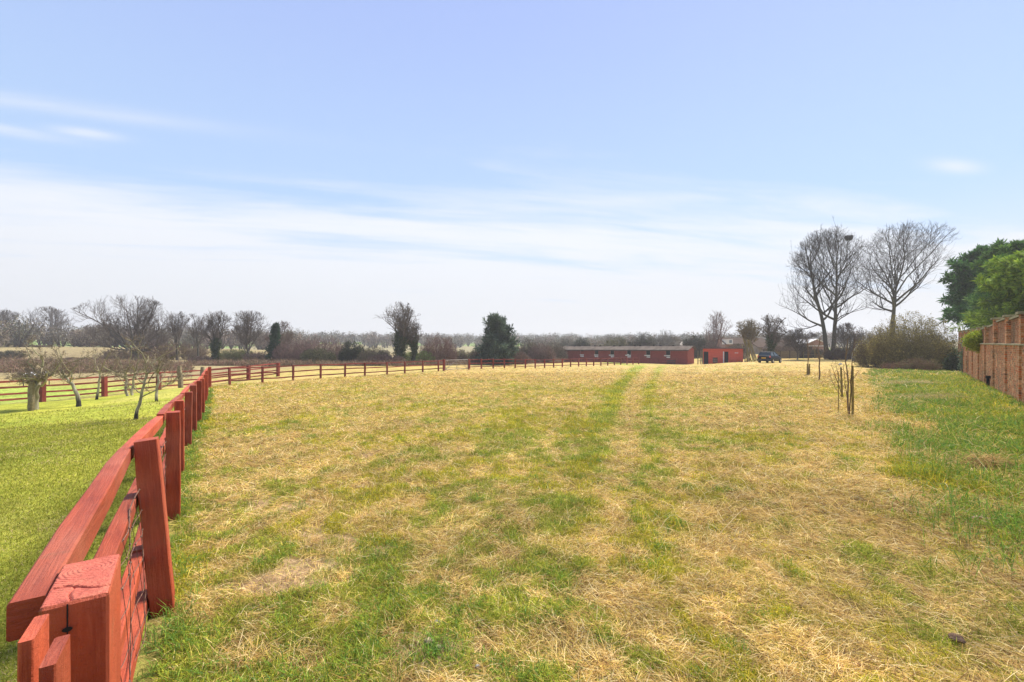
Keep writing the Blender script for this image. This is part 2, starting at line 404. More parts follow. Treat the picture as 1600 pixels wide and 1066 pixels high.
# ------------------------------------------------------------------ ground: one sheet out to the horizon
def ground_sheet():
    a1 = np.radians(np.r_[np.arange(-180, -64, 4), np.arange(-64, 64, .3), np.arange(64, 180, 4)])
    r = np.r_[.02, np.geomspace(.5, 4200, 520)]
    A, Rr = np.meshgrid(a1, r)
    X = (np.sin(A)*Rr).ravel(); Y = (np.cos(A)*Rr).ravel()
    Z = gz(X, Y); rr = Rr.ravel()
    nb = (1-sst(12, 40, rr))
    Z = Z+(fbm(X/.35, Y/.35, 21, 3)-.5)*.045*nb-.012*nb
    na, nr = len(a1), len(r)
    i = np.arange(nr-1)[:, None]*na; j = np.arange(na)[None, :]; j2 = (j+1) % na
    Q = np.stack([i+j, i+na+j, i+na+j2, i+j2], -1).reshape(-1, 4)[:, ::-1]
    o = mesh_np('ground', np.c_[X, Y, Z], [Q], M_ground, cols=ground_col(X, Y), smooth=True)
    tag(o, kind='structure')
ground_sheet()
# far fence of the lawn
LB = [(-30.6, 8.0), (-26.9, 21.5), (-25.8, 25.0), (-25.25, 28.2), (-24.3, 31.3), (-23.3, 34.6)]
def lawn_x0(Y): a = np.array(LB); return np.interp(Y, np.r_[-6, a[:, 1]], np.r_[-34, a[:, 0]])+.45
def lawn_sheet():
    ys = np.r_[np.linspace(-4, 3, 30), np.geomspace(3.05, 29.3, 190)]
    u = np.linspace(0, 1, 260)
    Yg, U = np.meshgrid(ys, u, indexing='ij')
    x1 = fence_x(Yg)-.10; x0 = lawn_x0(Yg); X = x0+(x1-x0)*U
    X, Yg = X.ravel(), Yg.ravel()
    Z = gz(X, Yg)+.03+(fbm(X/.5, Yg/.5, 22, 3)-.5)*.012
    n, m = len(ys), len(u)
    i = np.arange(n-1)[:, None]*m; j = np.arange(m-1)[None, :]
    Q = np.stack([i+j, i+j+1, i+m+j+1, i+m+j], -1).reshape(-1, 4)
    g = fbm(X/1.6, Yg/1.6, 90, 4)[:, None]; h = fbm(X/5, Yg/5, 91, 3)[:, None]
    c = np.array((.25,.29,.035))*(1-g)+np.array((.42,.40,.06))*g
    c = c*(.82+.36*h); c = c*(1-.3*sst(.6, .75, h))+np.array((.45,.36,.14))*.3*sst(.6, .75, h)
    o = mesh_np('lawn', np.c_[X, Yg, Z], [Q], M_lawn, cols=c, smooth=True); tag(o, kind='structure')
lawn_sheet()

# ------------------------------------------------------------------ grass blades
def blades(name, X, Y, L, W, elev, azm, curve, cols, label, zoff=0.0, mat=None):
    n = len(X); z = gz(X, Y)+zoff
    dx, dy = np.cos(azm), np.sin(azm)
    P0 = np.c_[X, Y, z]
    d0 = np.c_[dx*np.cos(elev), dy*np.cos(elev), np.sin(elev)]
    e2 = elev-curve; d1 = np.c_[dx*np.cos(e2), dy*np.cos(e2), np.sin(e2)]
    rg = np.random.default_rng(n)
    ro = rg.uniform(-.9, .9, n)       # roll the blade's flat about its length
    s = np.c_[-dy*np.cos(ro), dx*np.cos(ro), np.sin(ro)]*(W/2)[:, None]
    P1 = P0+d0*(L*.5)[:, None]; P2 = P1+d1*(L*.5)[:, None]
    V = np.stack([P0-s*.8, P0+s*.8, P1+s, P1-s, P2], 1).reshape(-1, 3)
    b = np.arange(n)[:, None]*5
    o = mesh_np(name, V, [b+np.array([[0, 1, 2, 3]]), b+np.array([[3, 2, 4]])], mat or M_blade, cols=np.repeat(cols, 5, 0))
    tag(o, label, 'grass', kind='stuff'); return o
def polar(n, r0, r1, a0, a1, rg):
    r = np.exp(rg.uniform(math.log(r0), math.log(r1), n)); r = np.where(r > .6*r1, r0+(r1-r0)*.6*rg.random(n)**1.2+rg.random(n)*.4*(r1-r0)*rg.random(n), r); a = np.radians(rg.uniform(a0, a1, n))
    return r*np.sin(a), r*np.cos(a), r
def pick(P, rg, n): return P[rg.integers(0, len(P), n)]
def paddock_grass():
    rg = np.random.default_rng(3)
    X, Y, r = polar(1100000, 1.3, 75, -50, 58, rg)
    ok = ((X > fence_x(Y)+.03) | (Y > 29.5)) & (X < wall_x(Y)-.25) & (X > -7.5-.62*(50-Y)-.4*(Y > 29))
    ok &= rg.random(len(X)) > .86*soil(X, Y)
    X, Y, r = X[ok], Y[ok], r[ok]; n = len(X)
    g = green(X, Y)
    isg = rg.random(n) < .10+.76*g
    br = ~isg & (rg.random(n) < .19)
    cols = np.where(isg[:, None], pick(GREEN, rg, n), np.where(br[:, None], pick(BROWN, rg, n), pick(STRAW, rg, n)))
    patch = fbm(X/.8, Y/.8, 44, 3)
    cols = cols*(.72+.5*rg.random(n))[:, None]*((.72+.56*patch)*(.62+.76*fbm(X/.13, Y/.15, 47, 2)))[:, None]
    yel = (isg & (fbm(X/1.7, Y/1.7, 46, 3) > .5))
    cols[yel] = cols[yel]*np.array((1.35, 1.12, .8))
    sc_ = np.maximum(1, r/4.2)
    ver = verge(X, Y, fbm(X/1.1, Y/1.5, 7, 4))
    L = np.where(isg, rg.uniform(.020, .055, n)*(1+1.4*ver+.8*sst(.6, 1, g)), rg.uniform(.04, .17, n))*sc_**.42
    W = np.where(isg, rg.uniform(.0022, .0044, n), rg.uniform(.0014, .0036, n))*sc_**.95
    clump = fbm(X/.22, Y/.22, 48, 2)
    el = np.where(isg, np.radians(rg.uniform(28, 82, n)), np.radians(rg.uniform(-2, 26, n)+22*sst(.55, .8, clump)*rg.random(n)))
    flow = (fbm(X/1.5, Y/1.5, 60, 2)-.5)*5
    azm = np.where(isg, rg.uniform(0, 6.283, n), flow+rg.normal(0, .9, n)+np.where(rg.random(n) < .5, 0, np.pi))
    bumpz = (fbm(X/.35, Y/.35, 21, 3)-.5)*.045*(1-sst(12, 40, r))
    cv = np.where(isg, rg.uniform(.1, 1.1, n), rg.uniform(-.2, .7, n))
    lift = np.where(isg, 0, rg.uniform(0, .018, n))
    g_ = isg
    for m_, nm, lb in ((~g_, 'dry_grass', 'pale straw of cut dead grass lying over the whole paddock'), (g_, 'green_grass', 'short green grass growing up through the straw of the paddock')):
        blades(nm, X[m_], Y[m_], L[m_], W[m_], el[m_], azm[m_], cv[m_], cols[m_], lb, (bumpz+lift-.008)[m_])
paddock_grass()
def tufts(name, label, cen, per, rad, Lr, Wr, pal, seed, els=(35, 85), cv=(.2, 1.3)):
    rg = np.random.default_rng(seed); c = np.repeat(np.array(cen), per, 0); n = len(c)
    sc1 = np.repeat(rg.uniform(.6, 1.4, len(cen)), per)
    X = c[:, 0]+rg.normal(0, rad, n)*sc1; Y = c[:, 1]+rg.normal(0, rad, n)*sc1; r = np.hypot(X, Y)
    k = np.maximum(1, r/6)
    blades(name, X, Y, rg.uniform(*Lr, n)*sc1, rg.uniform(*Wr, n)*k, np.radians(rg.uniform(*els, n)), rg.uniform(0, 6.28, n), rg.uniform(*cv, n), pick(pal, rg, n)*(.7+.5*rg.random(n))[:, None], label, -.01)
def scatter_tufts():
    rg = np.random.default_rng(9)
    X, Y, r = polar(14000, 1.6, 26, -50, 58, rg)
    g = green(X, Y); ok = (X > fence_x(Y)+.12) & (X < wall_x(Y)-4) & (g > .78) & (rg.random(len(X)) < .22)
    tufts('grass_tufts', 'scattered lush green tufts standing above the cut straw', np.c_[X, Y][ok], 34, .05, (.04, .12), (.003, .005), LUSH, 10)
    # tall rank grass of the verge under the brick wall
    Y = 3.6+37*rg.random(6200)**1.5; wv = 1.7+.095*Y; off = rg.random(len(Y))**.9*wv*1.55; X = wall_x(Y)-.15-off
    pr = np.where(fbm(X/1.3, Y/1.3, 77, 4) > .58, .2, 1.0)*sst(1.6, .7, off/wv)*sst(3.4, 7, Y+3*(fbm(X/1.5, Y/1.5, 78, 2)-.5))
    ok = rg.random(len(Y)) < pr*(.55+.9*fbm(X/.6, Y/.6, 79, 3))
    tufts('verge_grass', 'long lush green grass of the verge below the brick wall', np.c_[X, Y][ok], 36, .12, (.08, .26), (.004, .007), np.r_[LUSH, LUSH, GREEN[:3], STRAW[:1]*.8], 12, (40, 85))
    Y = 4.5+(rg.uniform(0, 34, 1700))**1.3/34**.3; X = wall_x(Y)-rg.uniform(.3, 6.2, len(Y))
    tufts('verge_straw', 'bleached dead stalks tangled among the green verge grass', np.c_[X, Y], 9, .16, (.15, .5), (.003, .005), STRAW, 13, (2, 45), (0, .9))
    # long grass along the foot of the near fence
    Y = rg.uniform(1.6, 28, 420); X = fence_x(Y)+rg.normal(.05, .09, len(Y))
    tufts('fence_foot_grass', 'uncut green grass along the foot of the red fence', np.c_[X, Y], 30, .05, (.05, .16), (.003, .005), LUSH, 14)
scatter_tufts()
def lawn_grass():
    rg = np.random.default_rng(5)
    X, Y, r = polar(520000, 1.2, 34, -64, -14, rg)
    ok = (X < fence_x(Y)-.12) & (X > lawn_x0(Y)+.1) & (Y < 29)
    X, Y, r = X[ok], Y[ok], r[ok]; n = len(X)
    c = pick(LAWN, rg, n)*(.72+.45*rg.random(n))[:, None]*(.8+.4*fbm(X/1.6, Y/1.6, 90, 4))[:, None]
    dead = rg.random(n) < .03+.22*sst(.56, .72, fbm(X/.7, Y/.7, 93, 3)); c[dead] = np.array((.5,.4,.18))
    s = np.maximum(1, r/4)
    blades('lawn_grass', X, Y, rg.uniform(.018, .042, n)*s**.5, rg.uniform(.002, .0042, n)*s**.95, np.radians(rg.uniform(15, 80, n)), rg.uniform(0, 6.28, n), rg.uniform(0, 1, n), c, 'short mown bright green grass of the lawn left of the fence', .028)
    return
lawn_grass()
print('grass done')
# ------------------------------------------------------------------ near paddock fence
def rot(v, a): return np.array((v[0]*math.cos(a)-v[1]*math.sin(a), v[0]*math.sin(a)+v[1]*math.cos(a), v[2]))
FD = np.array((-.587, .81, 0.)); FN = np.array((-.81, -.587, 0.))       # along the fence, towards the lawn
def fdir(i):
    a = np.array(FL[max(0, i-1)]); b = np.array(FL[min(len(FL)-1, i+1)]); d = b-a; d /= np.linalg.norm(d); return np.array((d[0], d[1], 0.))
post_h = [1.22, 1.20, 1.20, 1.19, 1.19, 1.20, 1.19, 1.19, 1.2, 1.25, 1.36]
PT = [(hz(y, Z)) for y, Z in ((913, 1.13), (688, 3.17), (643.5, 5.2), (626, 7.55), (612.6, 10.1), (601.7, 11.7), (595, 13.75), (592, 15.4), (585, 19.6), (579.5, 24), (574, 29.5))]
lean = [(0, 0), (-.13, .0), (0, 0), (.0, 0), (.01, .02), (-.01, 0), (.01, 0), (0, 0), (.0, 0), (.01, 0), (0, 0)]
nf = thing('paddock_fence', 'red stained post and rail fence running away between lawn and paddock', 'fence')
PB = []
for i, (x_, y_) in enumerate(FL):
    zb = gz1(x_, y_); d = fdir(i); nrm = np.array((-d[1], d[0], 0))      # nrm points to the lawn (left)
    top = np.array((x_+lean[i][0], y_+lean[i][1], PT[i])); bot = np.array((x_, y_, zb-.12))
    if i: 
        b = MB().beam(bot, top, .20 if i < 3 else .16, .135, side=nrm, ch=.007, n=6 if i < 4 else 1, jit=.0015, seed=i*3)
        b.build('post', M_red, nf)
    PB.append((bot+np.array((0, 0, .12)), top, d, nrm))
# the first post, close to the camera, with a weather-checked top and an open knot
m, t, p = material('post_end_grain', .65, .25)
tco = t.new('ShaderNodeTexCoord').outputs['Object']
wv = t.new('ShaderNodeTexWave', wave_type='RINGS', rings_direction='Z'); wv.inputs['Scale'].default_value = 34; wv.inputs['Distortion'].default_value = 3.2; wv.inputs['Detail'].default_value = 3; wv.inputs['Detail Scale'].default_value = 1.2
t.put(wv.inputs['Vector'], t.v('ADD', tco, (.03, -.05, 0)))
sp = t.noise(tco, 60, 4, .7)
cc = t.mix(t.m('MULTIPLY', wv.outputs['Fac'], .4), (.50,.12,.075), (.36,.07,.042)); cc = t.mix(t.rng(sp, .50, .68, 0, .55), cc, (.20,.04,.028)); cc = t.mix(t.rng(t.noise(tco, 14, 5, .7), .45, .7, 0, .5), cc, (.60,.20,.11))
t.put(p.inputs['Base Color'], cc); bump(t, p, t.m('ADD', t.m('MULTIPLY', wv.outputs['Fac'], .4), t.m('MULTIPLY', sp, 2)), .004, 1); M_end = m
def first_post():
    bx, by = FL[0]; d = FD; nrm = np.array((-d[1], d[0], 0))
    root = bpy.data.objects.new('post', None)
    ztop = EYE-.585; zb = gz1(bx, by)-.1
    hw, hl = .060, .130
    def P(u, v, z): return np.array((bx, by, 0))+nrm*u+d*v+np.array((0, 0, z))
    b = MB(); c = .006
    sec = [(-hw+c, -hl), (hw-c, -hl), (hw, -hl+c), (hw, hl-c), (hw-c, hl), (-hw+c, hl), (-hw, hl-c), (-hw, -hl+c)]
    zs = [zb, ztop-.9, ztop-.6, ztop-.3, ztop-.1, ztop-.006, ztop]
    V = []; U = []
    for k, zz in enumerate(zs):
        e = .965 if k == len(zs)-1 else 1
        cum = 0
        for i in list(range(8))+[0]:
            u, v = sec[i]; V.append(P(u*e, v*e, zz)); U.append((zz, i*.05+(.12 if i > 2 else 0)))
    Q = [(k*9+i, k*9+i+1, (k+1)*9+i+1, (k+1)*9+i) for k in range(len(zs)-1) for i in range(8)]
    Q = [q[::-1] for q in Q]
    b.add(V, Q, U=U)
    body = b.build('post', M_red, nf)
    # the sawn top: two plates, parted by a drying check
    top = MB(); nx = 40; ny = 150
    us = np.linspace(-hw*.96, hw*.96, nx); vs = np.linspace(-hl*.96, hl*.96, ny)
    UU, VV = np.meshgrid(us, vs, indexing='ij')
    crackv = -.055+.022*np.sin(UU*40)+.1*UU
    dcr = np.abs(VV-crackv); wd = .0035
    crack2 = np.abs(UU-.012-.004*np.sin(VV*60)); m2 = (VV < crackv)
    hgt = .0015+.0003*np.sin(np.hypot(UU+.02, VV-.05)*620)-.016*np.exp(-(dcr/wd)**2)*(UU > -.06)-.008*np.exp(-(crack2/.002)**2)*m2
    hgt += .0012*vn(UU*90, VV*90, 3)
    hgt[0, :] = hgt[-1, :] = -.001; hgt[:, 0] = hgt[:, -1] = -.001
    VV3 = np.array([P(a_, b_, ztop+h_) for a_, b_, h_ in zip(UU.ravel(), VV.ravel(), hgt.ravel())])
    i = np.arange(nx-1)[:, None]*ny; j = np.arange(ny-1)[None, :]
    Qt = np.stack([i+j, i+j+1, i+ny+j+1, i+ny+j], -1).reshape(-1, 4)[:, ::-1]
    V2 = VV3-np.array((bx, by, ztop))
    top.add(V2, Qt); o = top.build('post_top', M_end, body, smooth=True); o.location = (bx, by, ztop)
    k = MB(); kc = P(.012, -hl-.0042, ztop-.060)
    ring = [kc+nrm*(.0075*math.cos(a)*(1+.25*math.cos(2*a)))+np.array((0, 0, .0060*math.sin(a))) for a in np.linspace(0, 2*np.pi, 15)[:-1]]
    k.poly(ring, .0015, d); k.poly([P(.0105, -hl-.0012, ztop-.003), P(.0135, -hl-.0012, ztop-.003), P(.0130, -hl-.0012, ztop-.15), P(.0118, -hl-.0012, ztop-.15)], .001, d)
    k.build('knot_hole', M_dark, body)
first_post()
# rails: four heights, on the lawn side of the posts, butted at the posts
RH = [.075, .42, .80, 1.10]             # below the post top
def rail_pt(i, h, over=0.0):
    bot, top, d, nrm = PB[i]; H = top[2]-bot[2]; f = 1-h/H
    return bot+(top-bot)*f+nrm*(.135/2+.052)+d*over
rs = np.random.default_rng(4)
for k, h in enumerate(RH):
    hh = (.105, .10, .10, .10)[k]
    for i in range(len(PB)-1):
        a = rail_pt(i, h+rs.normal(0, .008)); b_ = rail_pt(i+1, h+rs.normal(0, .008))
        if i == 0: a = a-FD*.03-PB[0][3]*.022+np.array((0, 0, .012)); b_[2] -= .012 if k == 0 else 0
        d = (b_-a)/np.linalg.norm(b_-a)
        if i == len(PB)-2: b_ = b_-d*.03
        b = MB().beam(a+d*.003, b_-d*.003, .080, hh, ch=.006, n=4 if i < 3 else 2, jit=.0022 if i < 3 else .004, seed=k*17+i+40)
        b.build('rail', M_red, nf)
# stock netting stapled to the rails
def netting():
    mb = MB(); rg = np.random.default_rng(8)
    for i in range(0, 7):
        r_ = .0022*max(1, FL[i][1]/3.)
        A = PB[i]; B = PB[i+1]; n = 22
        hs = (.30, .44, .58, .72, .86, 1.0, 1.12) if i < 3 else (.35, .6, .85, 1.05)
        L = np.linalg.norm(B[0]-A[0]); sag = [.04*math.sin(k_*1.7)+(.09 if k_ == 0 else 0) for k_ in range(len(hs))]
        def Q(t_, h, sg):
            q = rail_pt(i, h)*(1-t_)+rail_pt(i+1, h)*t_
            q = q-A[3]*.052; q[2] -= sg*math.sin(math.pi*t_)+.008*math.sin(t_*37+h*9); q += A[3]*.012*math.sin(t_*23+h*5); return q
        ts = np.linspace(0, 1, n)
        for k_, h in enumerate(hs): mb.tube([Q(t_, h, sag[k_]) for t_ in ts], r_*(1.5 if k_ == 0 else 1), 4)
        for j in range(int(L/.16)):
            t_ = (j+.5)*.16/L; mb.tube([Q(t_+rg.normal(0, .004), h, sag[k_]) for k_, h in enumerate(hs)], r_*.9, 4)
            for k_, h in enumerate(hs[:3]):      # the knots
                q = Q(t_, h, sag[k_]); mb.tube([q-A[2]*.009, q+A[2]*.009], r_*2.6, 4)
    mb.build('wire_netting', M_wire, nf)
netting()
# hit-and-miss picket fence that meets the first post at the bottom corner of the picture
pf = thing('picket_fence', 'red hit-and-miss board fence meeting the nearest post at its foot', 'fence')
PD = norm(np.array((.55, -.83, 0.))); PN = np.array((.83, .55, 0.))     # runs on past the camera
A0 = np.array((-1.0, .986, 0))
for k in range(8):
    c = A0+PD*.115*k+PN*(.055 if k % 2 else 0)+PD*.055-PN*.0125
    ztp = EYE-.572-.003*(k % 3); zb = gz1(c[0], c[1])-.05
    MB().beam((c[0], c[1], zb), (c[0], c[1], ztp), .112, .024, side=PN, ch=.003, n=5, jit=.0008, seed=k+70).build('picket', M_red, pf)
for zz in (.75, 1.35):
    a = A0+PN*.0145; b_ = a+PD*.95
    MB().beam((a[0], a[1], EYE-zz), (b_[0], b_[1], EYE-zz), .028, .08, ch=.003, seed=int(zz*10)).build('rail', M_red, pf)

# ------------------------------------------------------------------ fences farther off
def fence_run(root, pts, hts, posts_w, rails, rail_h, rail_w=.05, side=1, mat=M_red_far, ext=None):
    P = [np.array((x_, y_, gz1(x_, y_))) for x_, y_ in pts]
    for i, q in enumerate(P):
        d = P[min(i+1, len(P)-1)]-P[max(i-1, 0)]; d[2] = 0; d /= np.linalg.norm(d); n_ = np.array((-d[1], d[0], 0))*side
        l_ = (rs.normal(0, .012), rs.normal(0, .012))
        MB().beam(q-(0, 0, .1), q+(l_[0], l_[1], hts[i]), posts_w[i]*.8, posts_w[i], side=n_, ch=.012, seed=i).build('post', mat, root)
        if i < len(P)-1:
            for h in rails:
                a = q+n_*(posts_w[i]/2+rail_w/2-.01)+(0, 0, hts[i]*0+h+rs.normal(0, .012)); e = P[i+1]; b_ = e+n_*(posts_w[i]/2+rail_w/2-.01)+(0, 0, h+rs.normal(0, .012))
                dd = (b_-a)/np.linalg.norm(b_-a)
                MB().beam(a+dd*.004, b_-dd*.004, rail_w, rail_h, ch=.005, n=2, jit=.008, seed=i).build('rail', mat, root)
bf = thing('paddock_fence', 'red three-rail fence across the back of the paddock, ending at the metal gate', 'fence')
def bx(px): Z = 38.5/(.62-(px-CX)/F); return ((px-CX)/F*Z, Z)
bpts = [(-19.75, 29.75)]+[bx(q) for q in (359, 410, 458, 501, 539, 570, 605, 632.5, 660.5, 685, 693.5)]
fence_run(bf, bpts, [1.36]+[1.2]*10+[1.28], [.16]+[.15]*10+[.24], (.30, .72, 1.13), .10, side=1)
gf = thing('paddock_fence', 'red three-rail fence running from the metal gate to the long stable', 'fence')
gp = [(-5+27*t_, 53+26*t_) for t_ in np.linspace(0, 1, 21)]
fence_run(gf, gp, [1.22]*21, [.24]+[.17]*20, (.28, .70, 1.12), .10, side=1)
lf = thing('lawn_fence', 'dark red four-rail fence along the far side of the lawn', 'fence')
lp = LB+[(-22.3, 38.5), (-21.6, 42)]
fence_run(lf, lp, [1.25]*len(lp), [.26]*len(lp), (.25, .55, .88, 1.2), .11, side=1, mat=M_red_far)
# two old unpainted posts
for px_, Z_, h_, ln, lb in ((283, 31.5, 1.62, -.12, 'leaning rough brown post standing beside the lawn fence'), (316, 33, 1.5, .02, 'upright rough brown post just behind the fence corner')):
    q = np.array(gpt(px_, Z_)); o = MB().beam(q-(0, 0, .2), q+(ln, 0, h_), .26, .26, ch=.04, n=4, jit=.012, seed=3).build('old_post', M_old); tag(o, lb, 'post')

# metal field gate
def gate():
    root = thing('field_gate', 'grey metal five-bar field gate between the red fences', 'gate')
    a = np.array(bpts[-1]); b = np.array(gp[0]); d = (b-a)/np.linalg.norm(b-a); a = a+d*.2; b = b-d*.2
    A = np.array((a[0], a[1], gz1(*a))); B = np.array((b[0], b[1], gz1(*b))); H = (.14, .34, .54, .76, .98, 1.16)
    up = lambda q, h: q+np.array((0, 0, h)); Mid = (A+B)/2
    f = MB(); f.tube([up(A, .14), up(A, 1.16), up(A, 1.165)], .035, 8); f.tube([up(B, .14), up(B, 1.16)], .035, 8); f.tube([up(A, 1.16), up(B, 1.16)], .035, 8); f.tube([up(A, .14), up(B, .14)], .035, 8); f.build('frame', M_galv, root)
    for h in H[1:-1]: MB().tube([up(A, h), up(B, h)], .018, 6).build('bar', M_galv, root)
    for q0, q1 in ((up(A, .14), up(Mid, 1.16)), (up(B, .14), up(Mid, 1.16)), (up(Mid, .14), up(Mid, 1.16))): MB().tube([q0, q1], .028, 6).build('brace', M_galv, root)
gate()
print('fences done')

# ------------------------------------------------------------------ brick wall
def brick_mat(name, dark=0.0):
    m, t, p = material(name, .9, .15)
    uv = t.new('ShaderNodeUVMap').outputs[0]
    b = t.new('ShaderNodeTexBrick'); t.put(b.inputs['Vector'], uv)
    for k, v_ in (('Scale', 1.0), ('Mortar Size', .006), ('Brick Width', .225), ('Row Height', .075), ('Bias', 0.0), ('Mortar Smooth', .2)): b.inputs[k].default_value = v_
    b.inputs['Color1'].default_value = (0, 0, 0, 1); b.inputs['Color2'].default_value = (1, 1, 1, 1); b.inputs['Mortar'].default_value = (.5, .5, .5, 1)
    val = b.outputs['Color']; ux, uy, _ = t.sep(uv)
    n1 = t.noise(uv, .9, 5, .6); n2 = t.noise(uv, 9, 4, .6); n3 = t.noise(t.comb(t.m('MULTIPLY', ux, 1.5), t.m('MULTIPLY', uy, .5), 4), 1, 5, .65)
    cr = t.new('ShaderNodeValToRGB'); t.put(cr.inputs[0], val); e = cr.color_ramp
    e.elements[0].color = (.36,.125,.055,1); e.elements[1].color = (.58,.27,.14,1)
    for pos, c in ((.25, (.50,.17,.08)), (.5, (.42,.24,.12)), (.72, (.17,.08,.055)), (.85, (.62,.40,.26))): q = e.elements.new(pos); q.color = (*c, 1)
    c = t.mix(t.rng(n3, .45, .7, 0, .75), cr.outputs[0], (.20,.145,.075))
    c = t.mix(t.rng(n1, .5, .72, 0, .6), c, (.46,.17,.085)); n4 = t.noise(t.comb(t.m('MULTIPLY', ux, 2.2), t.m('MULTIPLY', uy, 1.1), 8), 1, 6, .7); c = t.mix(t.rng(n4, .50, .66, 0, .8), c, (.13,.09,.05))
    c = t.mix(t.rng(n2, .56, .68, 0, .75), c, (.68,.52,.42))
    c = t.mix(b.outputs['Fac'], c, (.42,.34,.24)); c = t.mix(1, c, (1.30, 1.10, .86), 'MULTIPLY')
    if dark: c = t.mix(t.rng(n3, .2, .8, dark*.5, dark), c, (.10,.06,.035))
    t.put(p.inputs['Base Color'], c); bump(t, p, t.m('ADD', t.m('MULTIPLY', b.outputs['Fac'], -1), t.m('MULTIPLY', n2, .5)), .012, .8)
    return m
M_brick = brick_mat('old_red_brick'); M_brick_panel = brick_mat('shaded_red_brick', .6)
M_cope = plain('lichened_coping', (.36,.31,.17), (.22,.20,.11), 5, bm=.02)
WD = np.array((.6735, .7392, 0)); WN = np.array((-.7392, .6735, 0)); WL0 = np.array((16.5, 14.8, 0))     # along; towards the field
def wz(Z): return EYE+np.interp(Z, (5, 14.8, 42.7), (0.0, .10, .48))       # ledge height
def wall():
    root = thing('brick_wall', 'long red brick retaining wall with stepped piers and panels on top', 'wall')
    def W(s, off, z): q = WL0+WD*s+WN*off; return np.array((q[0], q[1], z))
    S0, S1 = -14, 37.9
    dz = .7392
    doors = [(37.9-7.0, 37.9-4.6, 1.75, 1.15), (37.9-12.6, 37.9-10.4, 1.45, 1.05)]
    mb = MB()
    def face(s0, s1, off, lo, hi, n=None):
        n = n or max(1, int((s1-s0)/1.0)); ss = np.linspace(s0, s1, n+1)
        V = []; U = []
        for s in ss: zl = lo(s); zh = hi(s); V += [W(s, off, zl), W(s, off, zh)]; U += [(s, zl), (s, zh)]
        mb.add(V, [(2*i, 2*i+1, 2*i+3, 2*i+2) for i in range(n)], U=U)
    gl = lambda s: gz1(*W(s, 0, 0)[:2])-.15
    lh = lambda s: wz(14.8+s*dz)
    # front face in pieces round the two recesses
    cuts = [S0]; 
    for a, b, h, dp in doors[::-1]: cuts += [a, b]
    cuts += [S1]
    segs = [(S0, doors[1][0]), (doors[1][1], doors[0][0]), (doors[0][1], S1)]
    for a, b in segs: face(a, b, 0, gl, lh)
    for a, b, h, dp in doors:
        g0 = gz1(*W((a+b)/2, 0, 0)[:2]); tp = lambda s, g0=g0, h=h: g0+h
        face(a, b, 0, tp, lh, 1); face(a, b, -dp*.48, gl, tp, 1)
        for s in (a, b):
            mb.add([W(s, 0, g0-.3), W(s, 0, g0+h), W(s, -dp*.48, g0+h), W(s, -dp*.48, g0-.3)], [(0, 1, 2, 3)], U=[(0, g0-.3), (0, g0+h), (.4, g0+h), (.4, g0-.3)])
        mb.add([W(a, 0, g0+h), W(b, 0, g0+h), W(b, -dp*.48, g0+h), W(a, -dp*.48, g0+h)], [(0, 1, 2, 3)], U=[(a, 0), (b, 0), (b, .4), (a, .4)])
    face(S0, S1, -.6, gl, lh)
    mb.add([W(S1, 0, gl(S1)), W(S1, 0, lh(S1)), W(S1, -.6, lh(S1)), W(S1, -.6, gl(S1))], [(0, 1, 2, 3)], U=[(0, gl(S1)), (0, lh(S1)), (.6, lh(S1)), (.6, gl(S1))])
    mb.add([W(S0, 0, gl(S0)), W(S0, -.6, gl(S0)), W(S0, -.6, lh(S0)), W(S0, 0, lh(S0))], [(0, 1, 2, 3)], U=[(0, gl(S0)), (.6, gl(S0)), (.6, lh(S0)), (0, lh(S0))])
    mb.build('retaining_wall', M_brick, root)
    # ledge
    lb = MB(); sl = np.linspace(S0, S1+.03, 40)
    for a, b in zip(sl[:-1], sl[1:]):
        pa, pb = W(a, -.29, lh(a)+.03), W(b, -.29, lh(b)+.03)
        lb.beam(pa, pb, .68, .058, ch=.008, seed=1)
    lb.build('ledge', M_cope, root)
    pxs = [1596, 1573.5, 1554, 1540.5, 1530, 1520.5, 1513.6, 1507, 1501.5, 1498.2]
    tops = [491.5, 496, 499.8, 511.5, 513.5, 515.6, 516.5, 517.5, 518, 518.7]
    ps = [((14.8*146/(q-1448))-14.8)/dz for q in pxs]; ps[-1] = S1-.2
    tz = [hz(t_, 14.8*146/(q-1448)) for q, t_ in zip(pxs, tops)]
    ps = [ps[0]-11.6, ps[0]-7.74, ps[0]-3.87]+ps; tz = [tz[0]+.05]*3+tz
    for i, (s, zt) in enumerate(zip(ps, tz)):
        b = MB(); z0 = lh(s)+.06
        def wbox(bm, s0, s1, o0, o1, za, zb_):
            q = [W(s0, o0, 0), W(s1, o0, 0), W(s1, o1, 0), W(s0, o1, 0)]
            for k in range(4):
                a, c = q[k], q[(k+1) % 4]; L = np.linalg.norm(c-a)
                bm.add([(a[0], a[1], za), (c[0], c[1], za), (c[0], c[1], zb_), (a[0], a[1], zb_)], [(3, 2, 1, 0)], U=[(s0, za), (s0+L, za), (s0+L, zb_), (s0, zb_)])
            bm.add([(v[0], v[1], zb_) for v in q], [(3, 2, 1, 0)], U=[(0, 0), (.4, 0), (.4, .4), (0, .4)])
        wbox(b, s-.2, s+.2, .02, -.34, z0, zt)
        gq = gz1(*W(s, 0, 0)[:2])-.2
        wbox(b, s-.17, s+.17, .055, -.01, gq, lh(s)-.003)          # the pier carried down the face of the wall
        b.build('pier', M_brick, root)
        c = MB(); wbox(c, s-.26, s+.26, .09, -.40, zt+.003, zt+.085); c.build('coping', M_cope, root)
